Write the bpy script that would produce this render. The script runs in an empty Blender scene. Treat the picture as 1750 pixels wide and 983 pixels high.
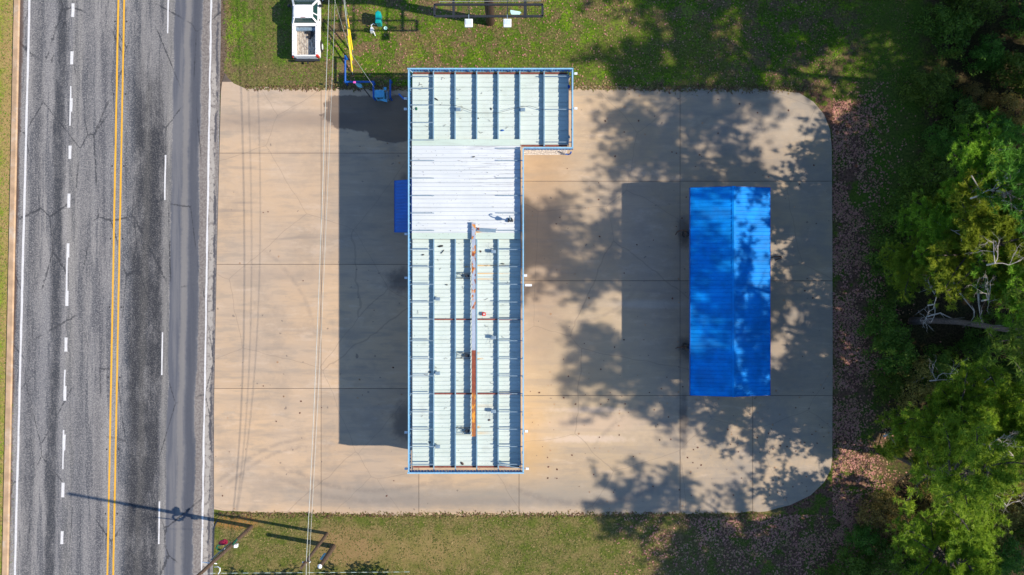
import bpy, bmesh, math, random
import numpy as np
from mathutils import Vector, Matrix
R = math.radians
random.seed(7); rs = np.random.RandomState(11)
sc = bpy.context.scene
C = sc.collection

# ------------------------------------------------------------------ camera, sky, sun, exposure
S = 22.0                      # photograph pixels per metre on the ground
H = 60.0                      # flying height of the camera
cam = bpy.data.objects.new('camera', bpy.data.cameras.new('camera')); C.objects.link(cam)
cam.location = (0, 0, H); cam.rotation_euler = (0, 0, 0)
cam.data.sensor_width = 36; cam.data.lens = 36 * H / (1750 / S)
cam.data.clip_end = 2000
sc.camera = cam
SUN = Vector((1.18, -0.2124, 1.0)).normalized()      # towards the sun
w = bpy.data.worlds.new('World'); sc.world = w; w.use_nodes = True
wn = w.node_tree
sky = wn.nodes.new('ShaderNodeTexSky'); sky.sky_type = 'NISHITA'; sky.sun_disc = False
sky.sun_elevation = math.asin(SUN.z); sky.sun_rotation = math.atan2(SUN.x, SUN.y)
sky.air_density = 1.0; sky.dust_density = 0.0; sky.ozone_density = 2.4; sky.altitude = 1500
bg = wn.nodes['Background']; bg.inputs[1].default_value = 0.135
wn.links.new(sky.outputs[0], bg.inputs[0])
sl = bpy.data.lights.new('sun', 'SUN'); sl.energy = 4.3; sl.angle = R(0.7); sl.color = (1, .87, .71)
so = bpy.data.objects.new('sun', sl); C.objects.link(so); so.location = (60, -10, 60)
so.rotation_euler = (-SUN).to_track_quat('-Z', 'Y').to_euler()
sc.view_settings.view_transform = 'Standard'; sc.view_settings.look = 'None'
sc.view_settings.exposure = 0.68; sc.view_settings.gamma = 1

def P(px, py, z=0.0):
    """world point at height z that lies in that direction of the photograph"""
    k = (1 - z / H) / S
    return Vector(((px - 875) * k, (491.5 - py) * k, z))

# ------------------------------------------------------------------ node helpers
class NT:
    def __init__(s, m):
        m.use_nodes = True; s.t = m.node_tree; s.b = s.t.nodes['Principled BSDF']
        s._uv = None
    def n(s, k): return s.t.nodes.new(k)
    def put(s, v, sock):
        if hasattr(v, 'is_output'): s.t.links.new(v, sock)
        else:
            if sock.type == 'RGBA' and len(v) == 3: v = (*v, 1)
            sock.default_value = v
    def m(s, op, a, b=0.0, c=0.0, clamp=False):
        x = s.n('ShaderNodeMath'); x.operation = op; x.use_clamp = clamp
        for i, v in enumerate((a, b, c)): s.put(v, x.inputs[i])
        return x.outputs[0]
    def mix(s, f, a, b, mode='MIX'):
        x = s.n('ShaderNodeMix'); x.data_type = 'RGBA'; x.blend_type = mode
        s.put(f, x.inputs[0]); s.put(a, x.inputs[6]); s.put(b, x.inputs[7]); return x.outputs[2]
    def pos(s):
        if s._uv is None:
            g = s.n('ShaderNodeNewGeometry'); sp = s.n('ShaderNodeSeparateXYZ')
            s.t.links.new(g.outputs['Position'], sp.inputs[0])
            s._p = g.outputs['Position']; s._g = g
            s._uv = (s.m('MULTIPLY_ADD', sp.outputs[0], S, 875), s.m('MULTIPLY_ADD', sp.outputs[1], -S, 491.5))
        return s._uv
    def noise(s, scale, detail=3, rough=.55, vec=None, stretch=None, off=0, dist=0):
        s.pos(); v = vec if vec is not None else s._p
        if stretch or off:
            mp = s.n('ShaderNodeMapping'); s.t.links.new(v, mp.inputs[0])
            mp.inputs['Scale'].default_value = stretch or (1, 1, 1); mp.inputs['Location'].default_value = (off, off * 1.7, 0)
            v = mp.outputs[0]
        x = s.n('ShaderNodeTexNoise'); s.t.links.new(v, x.inputs['Vector'])
        x.inputs['Scale'].default_value = scale; x.inputs['Detail'].default_value = detail
        x.inputs['Roughness'].default_value = rough; x.inputs['Distortion'].default_value = dist
        return x.outputs[0]
    def ss(s, v, a, b, lo=0.0, hi=1.0):
        x = s.n('ShaderNodeMapRange'); x.interpolation_type = 'SMOOTHSTEP'
        s.put(v, x.inputs[0]); x.inputs[1].default_value = a; x.inputs[2].default_value = b
        x.inputs[3].default_value = lo; x.inputs[4].default_value = hi; return x.outputs[0]
    def band(s, v, a, b, soft=2.0):
        return s.m('MULTIPLY', s.ss(v, a - soft, a + soft), s.ss(v, b - soft, b + soft, 1, 0))
    def box(s, x0, x1, y0, y1, soft=3.0, wob=0):
        u, v = s.pos()
        if wob:
            nn = s.noise(.9, 5, .65); u = s.m('ADD', u, s.m('MULTIPLY', s.m('SUBTRACT', nn, .5), wob))
            v = s.m('ADD', v, s.m('MULTIPLY', s.m('SUBTRACT', nn, .5), -wob))
        return s.m('MULTIPLY', s.band(u, x0, x1, soft), s.band(v, y0, y1, soft))
    def blob(s, cx, cy, rx, ry, soft=.5, wob=.6, sc=1.2):
        u, v = s.pos()
        a = s.m('DIVIDE', s.m('SUBTRACT', u, cx), rx); b = s.m('DIVIDE', s.m('SUBTRACT', v, cy), ry)
        d = s.m('SQRT', s.m('ADD', s.m('MULTIPLY', a, a), s.m('MULTIPLY', b, b)))
        if wob: d = s.m('ADD', d, s.m('MULTIPLY', s.m('SUBTRACT', s.noise(sc, 4, .6, off=cx * .13), .5), wob * 2))
        return s.ss(d, 1 - soft, 1 + soft, 1, 0)
    def bump(s, h, st=.3, d=.02):
        x = s.n('ShaderNodeBump'); x.inputs['Strength'].default_value = st; x.inputs['Distance'].default_value = d
        s.put(h, x.inputs['Height']); s.t.links.new(x.outputs[0], s.b.inputs['Normal'])
    def out(s, col, rough=.8, metal=0.0, spec=None):
        s.put(col, s.b.inputs['Base Color']); s.put(rough, s.b.inputs['Roughness']); s.put(metal, s.b.inputs['Metallic'])
        if spec is not None: s.b.inputs['Specular IOR Level'].default_value = spec

MT = {}
def mat(name, col, rough=.6, metal=0.0, var=.12, scale=3, bump=0, spec=None, dirt=None, dirt_amt=.5, emit=0):
    m = bpy.data.materials.new(name); n = NT(m)
    nz = n.noise(scale, 4, .6)
    a = tuple(max(0, c * (1 - var)) for c in col); b = tuple(min(1, c * (1 + var)) for c in col)
    c = n.mix(n.ss(nz, .3, .7), a, b)
    if dirt: c = n.mix(n.m('MULTIPLY', n.ss(n.noise(scale * .7, 5, .65, off=5), .5, .68), dirt_amt), c, dirt)
    if bump: n.bump(n.noise(scale * 6, 3), bump)
    n.out(c, rough, metal, spec)
    MT[name] = m; return m

blue = mat('blue_paint', (.0, .085, .38), .45, 0, .1, 2)
blue_roof = mat('blue_roof_paint', (.0, .21, .66), .62, 0, .22, .8, dirt=(.02, .13, .40), dirt_amt=.35, spec=.12)
awn_blue = mat('awning_blue', (.0, .12, .50), .5, 0, .1, 1)
fas_blue = mat('fascia_blue', (.03, .20, .46), .5, 0, .12, 3, dirt=(.12, .2, .3))
rail_blue = mat('rail_blue', (.22, .46, .66), .4, .0, .1, 4)
steel = mat('grey_steel', (.20, .29, .37), .45, .2, .15, 6)
purl = mat('purlin_steel', (.22, .36, .46), .45, .15, .12, 5)
redi = mat('red_iron', (.20, .055, .04), .7, 0, .25, 5)
whitep = mat('white_paint', (.78, .80, .82), .35, 0, .03, 3)
blackp = mat('black_plastic', (.02, .02, .022), .5)
dark = mat('dark_steel', (.03, .035, .045), .5, .3)
rubber = mat('rubber', (.02, .02, .02), .8)
glass = mat('tinted_glass', (.015, .05, .05), .06, 0, .1, 4)
brownp = mat('brown_steel', (.06, .035, .03), .6, .1)
wood = mat('pole_wood', (.10, .065, .045), .85, 0, .3, 12, bump=.4)
yellow = mat('yellow_plastic', (.85, .60, .02), .45, 0, .04)
teal = mat('teal_plastic', (.0, .33, .33), .4, 0, .08)
lteal = mat('pale_teal', (.5, .8, .78), .5)
lblue = mat('light_blue_metal', (.10, .42, .66), .35, .1, .12, 4)
redp = mat('red_plastic', (.55, .03, .02), .4)
winer = mat('wine_red_bow', (.22, .0, .03), .6, 0, .3, 6)
garl = mat('garland_green', (.0, .10, .05), .7, 0, .4, 12)
pink = mat('pink_paint', (.8, .12, .5), .5)
wire = mat('aluminium_wire', (.42, .46, .44), .4, .3)
wcable = mat('cable_white_wrap', (.62, .78, .72), .5)
lamp_w = mat('lamp_housing_white', (.75, .80, .83), .3, 0, .04)
lens = mat('lamp_glass', (.55, .66, .72), .08, 0, .1, 9)
yline = None

def tread():
    m = bpy.data.materials.new('truck_bed'); n = NT(m)
    c = n.mix(n.ss(n.noise(4, 5, .7, stretch=(3, .5, 1)), .35, .68), (.62, .58, .50), (.26, .20, .15))
    c = n.mix(n.ss(n.noise(9, 4, .7, off=9), .5, .7), c, (.14, .11, .09))
    n.out(c, .5, .2); return m
bedm = tread()

# road asphalt
def asphalt():
    m = bpy.data.materials.new('asphalt'); n = NT(m); u, v = n.pos()
    t = n.m('ADD', u, n.m('MULTIPLY', v, n.m('MULTIPLY_ADD', u, -.000026, .0259)))
    tw = n.m('ADD', t, n.m('MULTIPLY', n.m('SUBTRACT', n.noise(.6, 5, .7, stretch=(1, .22, 1)), .5), 26))
    tj = n.m('ADD', n.m('ADD', t, n.m('MULTIPLY', n.m('SUBTRACT', n.noise(3.2, 4, .7), .5), 7)), n.m('MULTIPLY', n.m('SUBTRACT', n.noise(.22, 2, .5, off=40), .5), 11))
    sp = n.noise(11, 6, .85)
    base = n.mix(n.ss(n.noise(.22, 4, .6, stretch=(1, .25, 1)), .35, .65), (.165, .168, .178), (.245, .24, .235))
    # wheel paths and worn streaks running along the road
    st = n.noise(1.5, 5, .65, stretch=(1.3, .07, 1), off=3)
    base = n.mix(n.m('MULTIPLY', n.ss(st, .48, .60), .75), base, (.055, .062, .078))
    base = n.mix(n.m('MULTIPLY', n.ss(st, .46, .30), .35), base, (.24, .235, .23))
    rm = n.ss(n.noise(.9, 5, .75, stretch=(1, .3, 1), off=22), .34, .58, .45, 1.25)
    def dk(a, b, soft, amt, colr, y0=None, y1=None, src=tw):
        nonlocal base
        f = n.m('MULTIPLY', n.m('MULTIPLY', n.band(src, a, b, soft), amt), rm)
        if y0 is not None: f = n.m('MULTIPLY', f, n.ss(v, y0, y1))
        base = n.mix(f, base, colr)
    dk(60, 78, 7, .62, (.06, .064, .075)); dk(98, 116, 5, .85, (.05, .055, .066))
    dk(144, 162, 8, .5, (.06, .066, .08)); dk(174, 194, 8, .42, (.07, .072, .085))
    dk(222, 240, 8, .7, (.040, .050, .068)); dk(236, 286, 9, .88, (.034, .037, .045), 60, 260)
    dk(252, 262, 4, .45, (.16, .155, .14), 80, 200)
    dk(126, 142, 5, .3, (.19, .185, .17)); dk(205, 214, 3, .3, (.2, .2, .19))
    # coarse aggregate speckle
    c = n.mix(n.m('MULTIPLY', n.ss(sp, .50, .60), .55), base, (.40, .39, .37))
    c = n.mix(n.m('MULTIPLY', n.ss(sp, .49, .38), .62), c, (.045, .048, .058))
    # newer smooth strip on the right lane
    pat = n.band(tj, 299, 346, 1.2)
    pc = n.mix(n.ss(n.noise(.9, 4, .6, stretch=(2.2, .12, 1), off=8), .40, .62), (.085, .094, .118), (.135, .14, .155))
    pc = n.mix(n.m('MULTIPLY', n.band(tj, 317, 327, 3), .75), pc, (.20, .195, .19))
    pc = n.mix(n.m('MULTIPLY', n.band(tj, 330, 345, 4), .8), pc, (.058, .066, .086))
    c = n.mix(n.m('MULTIPLY', pat, .93), c, pc)
    c = n.mix(n.m('MULTIPLY', n.band(t, 288, 298, 3), .4), c, (.2, .195, .18))
    sh = n.band(tj, 347, 378, 1.5)
    c = n.mix(n.m('MULTIPLY', sh, .8), c, n.mix(n.ss(n.noise(6, 5, .7), .4, .6), (.15, .13, .12), (.25, .23, .21)))
    c = n.mix(n.m('MULTIPLY', n.m('MULTIPLY', n.band(tj, 363, 372, 1.5), n.ss(v, 90, 130)), n.ss(n.noise(2.2, 5, .75, off=2), .42, .47, 0, .9)), c, (.36, .34, .31))
    c = n.mix(n.m('MULTIPLY', n.band(tj, 371, 375, 1), n.ss(n.noise(.7, 4, .7, stretch=(1, .5, 1), off=12), .47, .52)), c, (.08, .08, .09))
    c = n.mix(n.m('MULTIPLY', n.m('MULTIPLY', n.band(tw, 232, 288, 8), n.ss(v, 20, 260, .35, 1)), n.m('MULTIPLY', rm, .42)), c, (.022, .025, .032))
    c = n.mix(n.m('MULTIPLY', n.band(tw, 100, 115, 5), n.m('MULTIPLY', rm, .4)), c, (.03, .034, .042))
    cv = n.n('ShaderNodeTexVoronoi'); cv.feature = 'DISTANCE_TO_EDGE'; cv.inputs['Scale'].default_value = .33
    cm = n.n('ShaderNodeMapping'); cm.inputs['Scale'].default_value = (1, .45, 1); n.t.links.new(n._p, cm.inputs[0]); n.t.links.new(cm.outputs[0], cv.inputs['Vector'])
    c = n.mix(n.m('MULTIPLY', n.ss(n.m('ADD', cv.outputs['Distance'], n.m('MULTIPLY', n.m('SUBTRACT', n.noise(5, 3, .6, off=50), .5), .06)), .005, .013, .75, 0), n.ss(n.noise(.3, 3, .5, off=51), .45, .55)), c, (.03, .033, .04))
    vor = n.n('ShaderNodeTexVoronoi'); vor.feature = 'DISTANCE_TO_EDGE'; vor.inputs['Scale'].default_value = .45
    n.t.links.new(n._p, vor.inputs['Vector'])
    # left gutter: dirt against the kerb
    c = n.mix(n.m('MULTIPLY', n.band(tj, 33, 41, 2.5), .8), c, (.075, .045, .033))
    n.out(c, .85, 0, .3); n.bump(sp, .35, .02); return m

def concrete(kind='lot'):
    m = bpy.data.materials.new('concrete_' + kind); n = NT(m); u, v = n.pos()
    oi = n.n('ShaderNodeObjectInfo')
    big = n.noise(.12, 5, .6); fine = n.noise(9, 5, .75); med = n.noise(1.1, 5, .65, stretch=(.35, 1.6, 1))
    warm = n.mix(n.ss(u, 560, 1150), (.505, .365, .235), (.40, .31, .205))
    c = n.mix(n.ss(big, .35, .65), warm, n.mix(.5, warm, (.40, .34, .28)))
    c = n.mix(n.m('MULTIPLY', n.ss(med, .48, .66), .42), c, (.27, .24, .20))
    c = n.mix(n.m('MULTIPLY', n.ss(n.noise(.28, 6, .7, off=60), .48, .66), .38), c, (.27, .225, .18))
    c = n.mix(n.m('MULTIPLY', n.ss(n.noise(.4, 6, .75, off=70, stretch=(.6, 1.4, 1)), .54, .68), .35), c, (.58, .47, .37))
    c = n.mix(n.m('MULTIPLY', n.ss(med, .44, .28), .35), c, (.60, .48, .36))
    def b(cx, cy, rx, ry, colr, amt, soft=.5, wob=.5, scl=1.2):
        nonlocal c
        c = n.mix(n.m('MULTIPLY', n.blob(cx, cy, rx, ry, soft, wob, scl), amt), c, colr)
    # tyre-worn bands sweeping through the entrances
    b(450, 208, 120, 16, (.25, .20, .16), .55, .7, .4); b(560, 205, 60, 12, (.25, .20, .16), .5, .7)
    b(760, 850, 260, 17, (.23, .22, .20), .62, .6, .3); b(600, 835, 110, 15, (.23, .22, .20), .4, .7, .3)
    b(1010, 838, 190, 22, (.24, .23, .20), .45, .7, .3); b(480, 820, 120, 10, (.30, .25, .2), .4, .7)
    b(480, 470, 130, 10, (.34, .27, .21), .4, .8); b(470, 690, 110, 12, (.34, .28, .22), .35, .8)
    # iron-yellow run-off east of the building
    b(908, 745, 26, 60, (.52, .31, .10), .5, .9, .5); b(915, 690, 45, 110, (.46, .33, .18), .4, .9)
    b(1010, 735, 110, 26, (.56, .43, .30), .45, .7, .7, 1.8); b(1370, 205, 60, 40, (.50, .45, .38), .4, .6, .6); b(470, 300, 90, 60, (.56, .42, .29), .3, .8); b(930, 290, 50, 45, (.42, .28, .15), .5, .8); b(920, 420, 40, 130, (.28, .20, .14), .5, .8); b(925, 560, 50, 70, (.27, .21, .16), .45, .8); b(760, 858, 200, 8, (.18, .17, .16), .4, .8)  # pale patches, and darker brown ones along the building's right side
    b(1040, 640, 90, 120, (.45, .36, .22), .4, .8); b(1020, 722, 75, 16, (.50, .38, .29), .5, .5, .6, 2.4)
    b(1000, 750, 70, 6, (.58, .47, .38), .6, .5, .7, 2.4); b(1010, 700, 60, 5, (.58, .47, .38), .5, .5, .7, 2.4)
    # damp patch beside the pay station
    wet = n.m('MULTIPLY', n.blob(632, 190, 82, 36, .06, .30, 1.0), n.box(552, 720, 164, 246, 1.5, 14))
    wet2 = n.m('MULTIPLY', n.blob(672, 222, 46, 22, .05, .25, 1.3), 1.0)
    wf = n.m('MAXIMUM', wet, wet2)
    wf = n.m('MAXIMUM', wf, n.m('MULTIPLY', n.blob(585, 197, 36, 8, .05, .4, 1.6), .85))
    c = n.mix(n.m('MULTIPLY', wf, .72), c, (.075, .058, .050))
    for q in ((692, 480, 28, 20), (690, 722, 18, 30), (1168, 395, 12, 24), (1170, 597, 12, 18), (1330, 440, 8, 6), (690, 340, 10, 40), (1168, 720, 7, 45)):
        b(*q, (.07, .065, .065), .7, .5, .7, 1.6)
    b(1110, 520, 60, 7, (.46, .42, .37), .5, .6); b(1110, 430, 40, 60, (.24, .24, .23), .3, .7)
    def arc(cx, cy, r, wd, mx, my, mrx, mry, amt):
        nonlocal c
        a = n.m('SUBTRACT', u, cx); b_ = n.m('SUBTRACT', v, cy); d = n.m('SQRT', n.m('ADD', n.m('MULTIPLY', a, a), n.m('MULTIPLY', b_, b_)))
        d = n.m('ADD', d, n.m('MULTIPLY', n.m('SUBTRACT', n.noise(.4, 3, .5, off=r * .01), .5), 10))
        f = n.m('MULTIPLY', n.m('MULTIPLY', n.band(d, r - wd, r + wd, wd), n.blob(mx, my, mrx, mry, .5, .5)), n.ss(n.noise(1.4, 4, .7, off=3), .3, .6))
        c = n.mix(n.m('MULTIPLY', f, amt), c, (.19, .165, .145))
    arc(640, 520, 318, 4, 600, 820, 130, 50, .5); arc(640, 520, 336, 4, 600, 830, 130, 50, .45)
    arc(420, 60, 150, 3, 470, 220, 90, 40, .35); arc(560, 1010, 250, 3, 450, 790, 120, 50, .4); arc(560, 1010, 264, 3, 450, 780, 120, 50, .35)
    arc(1000, 560, 300, 5, 1000, 850, 180, 40, .5); arc(980, 420, 130, 3, 1010, 540, 90, 60, .3); arc(1200, 900, 230, 4, 1060, 720, 70, 70, .35)
    arc(330, 600, 210, 3, 500, 480, 60, 100, .3); arc(1290, 330, 150, 4, 1250, 200, 130, 50, .3)
    # grey ground-in dirt on the east part, rubber arcs
    ea = n.ss(u, 1000, 1250)
    c = n.mix(n.m('MULTIPLY', ea, n.ss(n.noise(.35, 6, .7, off=4), .42, .62, 0, .5)), c, (.24, .23, .215))
    c = n.mix(n.m('MULTIPLY', n.ss(n.noise(.5, 3, .5, stretch=(.2, 2.6, 1), off=7), .52, .68), .30), c, (.25, .22, .19))
    rot = n.n('ShaderNodeMapping'); n.t.links.new(n._p, rot.inputs[0]); rot.inputs['Rotation'].default_value = (0, 0, R(52)); rot.inputs['Scale'].default_value = (.12, 2.2, 1)
    c = n.mix(n.m('MULTIPLY', n.m('MULTIPLY', n.ss(n.noise(1.1, 3, .5, vec=rot.outputs[0]), .56, .68), n.blob(470, 370, 100, 90, .5, .3)), .5), c, (.24, .20, .17))
    c = n.mix(n.m('MULTIPLY', n.ss(fine, .55, .72), .18), c, (.20, .18, .16))
    c = n.mix(n.m('MULTIPLY', n.ss(n.noise(2.2, 2, .4, off=30), .735, .76), .6), c, (.12, .10, .09))
    # thin hairline cracks
    vor = n.n('ShaderNodeTexVoronoi'); vor.feature = 'DISTANCE_TO_EDGE'; vor.inputs['Scale'].default_value = .11
    vv = n.n('ShaderNodeVectorMath'); vv.operation = 'ADD'; n.t.links.new(n._p, vv.inputs[0])
    nn = n.n('ShaderNodeTexNoise'); nn.inputs['Scale'].default_value = .5; nn.inputs['Detail'].default_value = 6; n.t.links.new(n._p, nn.inputs['Vector'])
    vs_ = n.n('ShaderNodeVectorMath'); vs_.operation = 'SCALE'; vs_.inputs['Scale'].default_value = .45; nn.inputs['Detail'].default_value = 3; n.t.links.new(nn.outputs[1], vs_.inputs[0]); n.t.links.new(vs_.outputs[0], vv.inputs[1]); n.t.links.new(vv.outputs[0], vor.inputs['Vector'])
    c = n.mix(n.ss(vor.outputs['Distance'], .001, .0035, .30, 0), c, (.12, .10, .085))
    c = n.mix(n.m('MULTIPLY', n.m('SUBTRACT', oi.outputs['Random'], .3), .30), c, (.2, .18, .16))
    n.out(c, n.ss(wf, .3, .7, .85, .75), 0, .3); n.bump(fine, .12, .01); return m

def ground_m():
    m = bpy.data.materials.new('lawn_soil'); n = NT(m); u, v = n.pos()
    f = n.noise(6, 6, .8); md = n.noise(.55, 5, .7); bg_ = n.noise(.16, 4, .6, off=6)
    green = n.mix(n.ss(f, .38, .62), (.035, .075, .008), (.10, .17, .014))
    brown = n.mix(n.ss(f, .36, .64), (.07, .052, .026), (.21, .155, .08))
    g = n.mix(n.ss(md, .46, .53), brown, green)
    g = n.mix(n.m('MULTIPLY', n.ss(bg_, .48, .62), .6), g, n.mix(n.ss(f, .38, .62), (.085, .075, .02), (.20, .17, .05)))
    g = n.mix(n.m('MULTIPLY', n.ss(n.noise(.9, 5, .75, off=33), .56, .64), .7), g, n.mix(n.ss(f, .4, .6), (.10, .065, .035), (.22, .15, .09)))
    g = n.mix(n.m('MULTIPLY', n.m('MULTIPLY', n.ss(n.noise(.5, 4, .75, off=17), .52, .60), n.ss(f, .42, .56)), .7), g, (.17, .30, .008))
    g = n.mix(n.m('MULTIPLY', n.blob(470, 60, 60, 100, .5, .4), .55), g, n.mix(n.ss(f, .4, .6), (.05, .09, .012), (.12, .16, .03)))
    g = n.mix(n.m('MULTIPLY', n.blob(1020, 90, 190, 60, .6, .6), .45), g, green)
    g = n.mix(n.m('MULTIPLY', n.box(380, 560, 110, 160, 12, 20), .65), g, brown)
    g = n.mix(n.m('MULTIPLY', n.ss(n.noise(1.1, 4, .6, stretch=(1, .07, 1), off=41), .50, .60), n.m('MULTIPLY', n.ss(u, 700, 480, 0, .5), 1.0)), g, n.mix(n.ss(f, .38, .62), (.075, .06, .025), (.19, .15, .06)))
    # bottom lawn is drier
    low = n.ss(v, 860, 890)
    dry = n.mix(n.ss(n.noise(.7, 5, .7, off=21), .38, .62), n.mix(n.ss(f, .38, .62), (.10, .085, .03), (.22, .18, .075)), n.mix(n.ss(f, .38, .62), (.045, .07, .01), (.12, .145, .028)))
    dry = n.mix(n.m('MULTIPLY', n.blob(590, 935, 60, 35, .5, .6), .7), dry, (.26, .17, .085))
    dry = n.mix(n.m('MULTIPLY', n.blob(740, 940, 90, 30, .6, .7), .5), dry, (.28, .20, .09))
    dry = n.mix(n.m('MULTIPLY', n.blob(405, 892, 40, 12, .5, .7), .8), dry, (.30, .15, .05))
    g = n.mix(low, g, dry)
    # left verge
    lf = n.ss(u, 60, 40)
    vg = n.mix(n.ss(n.noise(.5, 4, .7, off=2), .40, .6), n.mix(n.ss(f, .4, .6), (.22, .17, .05), (.36, .28, .11)), n.mix(n.ss(f, .4, .6), (.13, .17, .02), (.26, .30, .04)))
    vg = n.mix(n.m('MULTIPLY', n.ss(u, -2, 16), .6), vg, (.36, .24, .11))
    g = n.mix(lf, g, vg)
    # woodland floor: leaf litter and dark humus
    uw = n.m('ADD', u, n.m('MULTIPLY', n.m('SUBTRACT', n.noise(.25, 5, .7, off=9), .5), 90))
    lit = n.mix(n.ss(f, .36, .64), (.05, .026, .018), (.24, .13, .095))
    lit = n.mix(n.m('MULTIPLY', n.ss(n.noise(.6, 5, .75, off=14), .47, .55), .85), lit, green)
    lm = n.m('MAXIMUM', n.m('MAXIMUM', n.ss(uw, 1415, 1440), n.m('MAXIMUM', n.box(1340, 1500, 790, 900, 8), n.box(1350, 1500, 130, 260, 12))), n.m('MULTIPLY', n.ss(v, 872, 890), n.ss(uw, 1020, 1330)))
    g = n.mix(n.m('MULTIPLY', lm, n.ss(v, 120, 175)), g, lit)
    hum = n.mix(n.ss(f, .4, .65), (.02, .017, .010), (.085, .065, .035))
    moss = n.mix(n.ss(f, .38, .62), (.035, .08, .01), (.11, .19, .02))
    up = n.m('ADD', uw, n.ss(v, 330, 470, -70, 0))
    g = n.mix(n.m('MULTIPLY', n.m('MULTIPLY', n.band(uw, 1475, 1580, 20), n.ss(v, 330, 460, 1, .25)), .75), g, moss)
    g = n.mix(n.ss(up, 1480, 1560, 0, .9), g, hum)
    # muddy strip beside the road
    g = n.mix(n.box(372, 386, -400, 162, 3, 16), g, n.mix(n.ss(f, .4, .6), (.07, .05, .035), (.16, .12, .09)))
    n.out(g, .95, 0, .1); n.bump(f, .6, .05); return m

def roofpaint(name, col, col2):
    m = bpy.data.materials.new(name); n = NT(m); wk = .45 if name == 'roof_white' else 1
    c = n.mix(n.ss(n.noise(.35, 4, .6), .35, .65), col, col2)
    c = n.mix(n.m('MULTIPLY', n.ss(n.noise(1.6, 5, .7, stretch=(.25, 3, 1)), .52, .70), .35 * wk), c, (.34, .38, .36))
    c = n.mix(n.m('MULTIPLY', n.ss(n.noise(.8, 5, .7, off=6), .54, .70), .22 * wk), c, (.33, .35, .30))
    c = n.mix(n.ss(n.noise(9, 2, .4, off=31), .71, .75, 0, .6), c, (.12, .12, .10))
    if name == 'roof_white':
        c = n.mix(n.m('MULTIPLY', n.m('MULTIPLY', n.ss(n.noise(2.5, 4, .7, stretch=(.12, 2.5, 1), off=3), .52, .62), n.blob(850, 290, 45, 55, .5, .3)), .7), c, (.30, .32, .34))
    # rust runs from the steel beam
    for (x0, x1, y, wd, a) in ((815, 884, 454, 1.0, .75), (815, 884, 467.5, .9, .8), (815, 870, 477, .8, .7), (814, 826, 397, 1.3, .9), (815, 830, 613, 1.1, .7),
                               (815, 868, 694, 2.6, .18), (814, 850, 740, 2.4, .35), (814, 823, 730, 1.8, .7), (794, 806, 456, 1.2, .7), (814, 822, 604, 2.0, .4)):
        X0, X1 = P(x0, y, 4.4), P(x1, y, 4.4)
        gx0, gx1 = 875 + X0.x * S, 875 + X1.x * S; gy = 491.5 - X0.y * S
        u, v = n.pos()
        f = n.m('MULTIPLY', n.m('MULTIPLY', n.ss(u, gx0 - 1.5, gx0 + 1.5), n.ss(u, gx0 + 2, gx1, 1, 0.12 if x1 > 860 else 0)), n.m('MULTIPLY', n.ss(u, gx1 - 2, gx1 + 2, 1, 0), n.band(v, gy - wd, gy + wd, .9)))
        c = n.mix(n.m('MULTIPLY', f, a, clamp=True), c, (.60, .30, .02))
    n.out(c, .5, 0, .3); return m

def rusty():
    m = bpy.data.materials.new('rusty_beam'); n = NT(m); u, v = n.pos()
    c = n.mix(n.ss(n.noise(5, 4, .6), .3, .7), (.30, .36, .46), (.36, .43, .54))
    rn = n.noise(2.6, 5, .65, off=3, stretch=(1.6, 1, 1))
    rust = n.mix(n.ss(n.noise(4, 4), .4, .6), (.22, .05, .015), (.62, .23, .02))
    v2 = n.m('MULTIPLY_ADD', n.m('SUBTRACT', v, 491.5), 1.083, 491.5)
    patches = n.m('MULTIPLY', n.ss(rn, .50, .56), n.m('ADD', n.ss(v2, 525, 530, 1, 0), 0))
    c = n.mix(patches, c, rust)
    c = n.mix(n.m('MULTIPLY', n.ss(v2, 597, 599), 1.0), c, n.mix(n.ss(v2, 668, 676), n.mix(n.ss(rn, .3, .7), (.16, .04, .02), (.30, .07, .03)), n.mix(n.ss(rn, .44, .52), (.66, .29, .03), (.30, .10, .03))))
    n.out(c, .7, .05); return m

def simple_leaf(name, a, b, hue=.0, dark_=None):
    m = bpy.data.materials.new(name); n = NT(m); oi = n.n('ShaderNodeObjectInfo')
    c = n.mix(n.ss(n.noise(.8, 4, .7), .32, .68), a, b)
    g = n.n('ShaderNodeNewGeometry')
    c = n.mix(n.m('MULTIPLY', g.outputs['Random Per Island'], .6), c, tuple(min(1, q * 1.6) for q in b))
    hs = n.n('ShaderNodeHueSaturation'); n.t.links.new(c, hs.inputs['Color'])
    n.t.links.new(n.m('MULTIPLY_ADD', oi.outputs['Random'], .05, .475), hs.inputs['Hue'])
    n.t.links.new(n.m('MULTIPLY_ADD', oi.outputs['Random'], .4, 1.0), hs.inputs['Value'])
    n.out(hs.outputs[0], .6, 0, .25)
    tr = n.n('ShaderNodeBsdfTranslucent'); n.t.links.new(hs.outputs[0], tr.inputs[0])
    mx = n.n('ShaderNodeMixShader'); mx.inputs[0].default_value = .42
    n.t.links.new(n.b.outputs[0], mx.inputs[1]); n.t.links.new(tr.outputs[0], mx.inputs[2])
    o = [x for x in n.t.nodes if x.type == 'OUTPUT_MATERIAL'][0]; n.t.links.new(mx.outputs[0], o.inputs[0])
    return m

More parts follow.
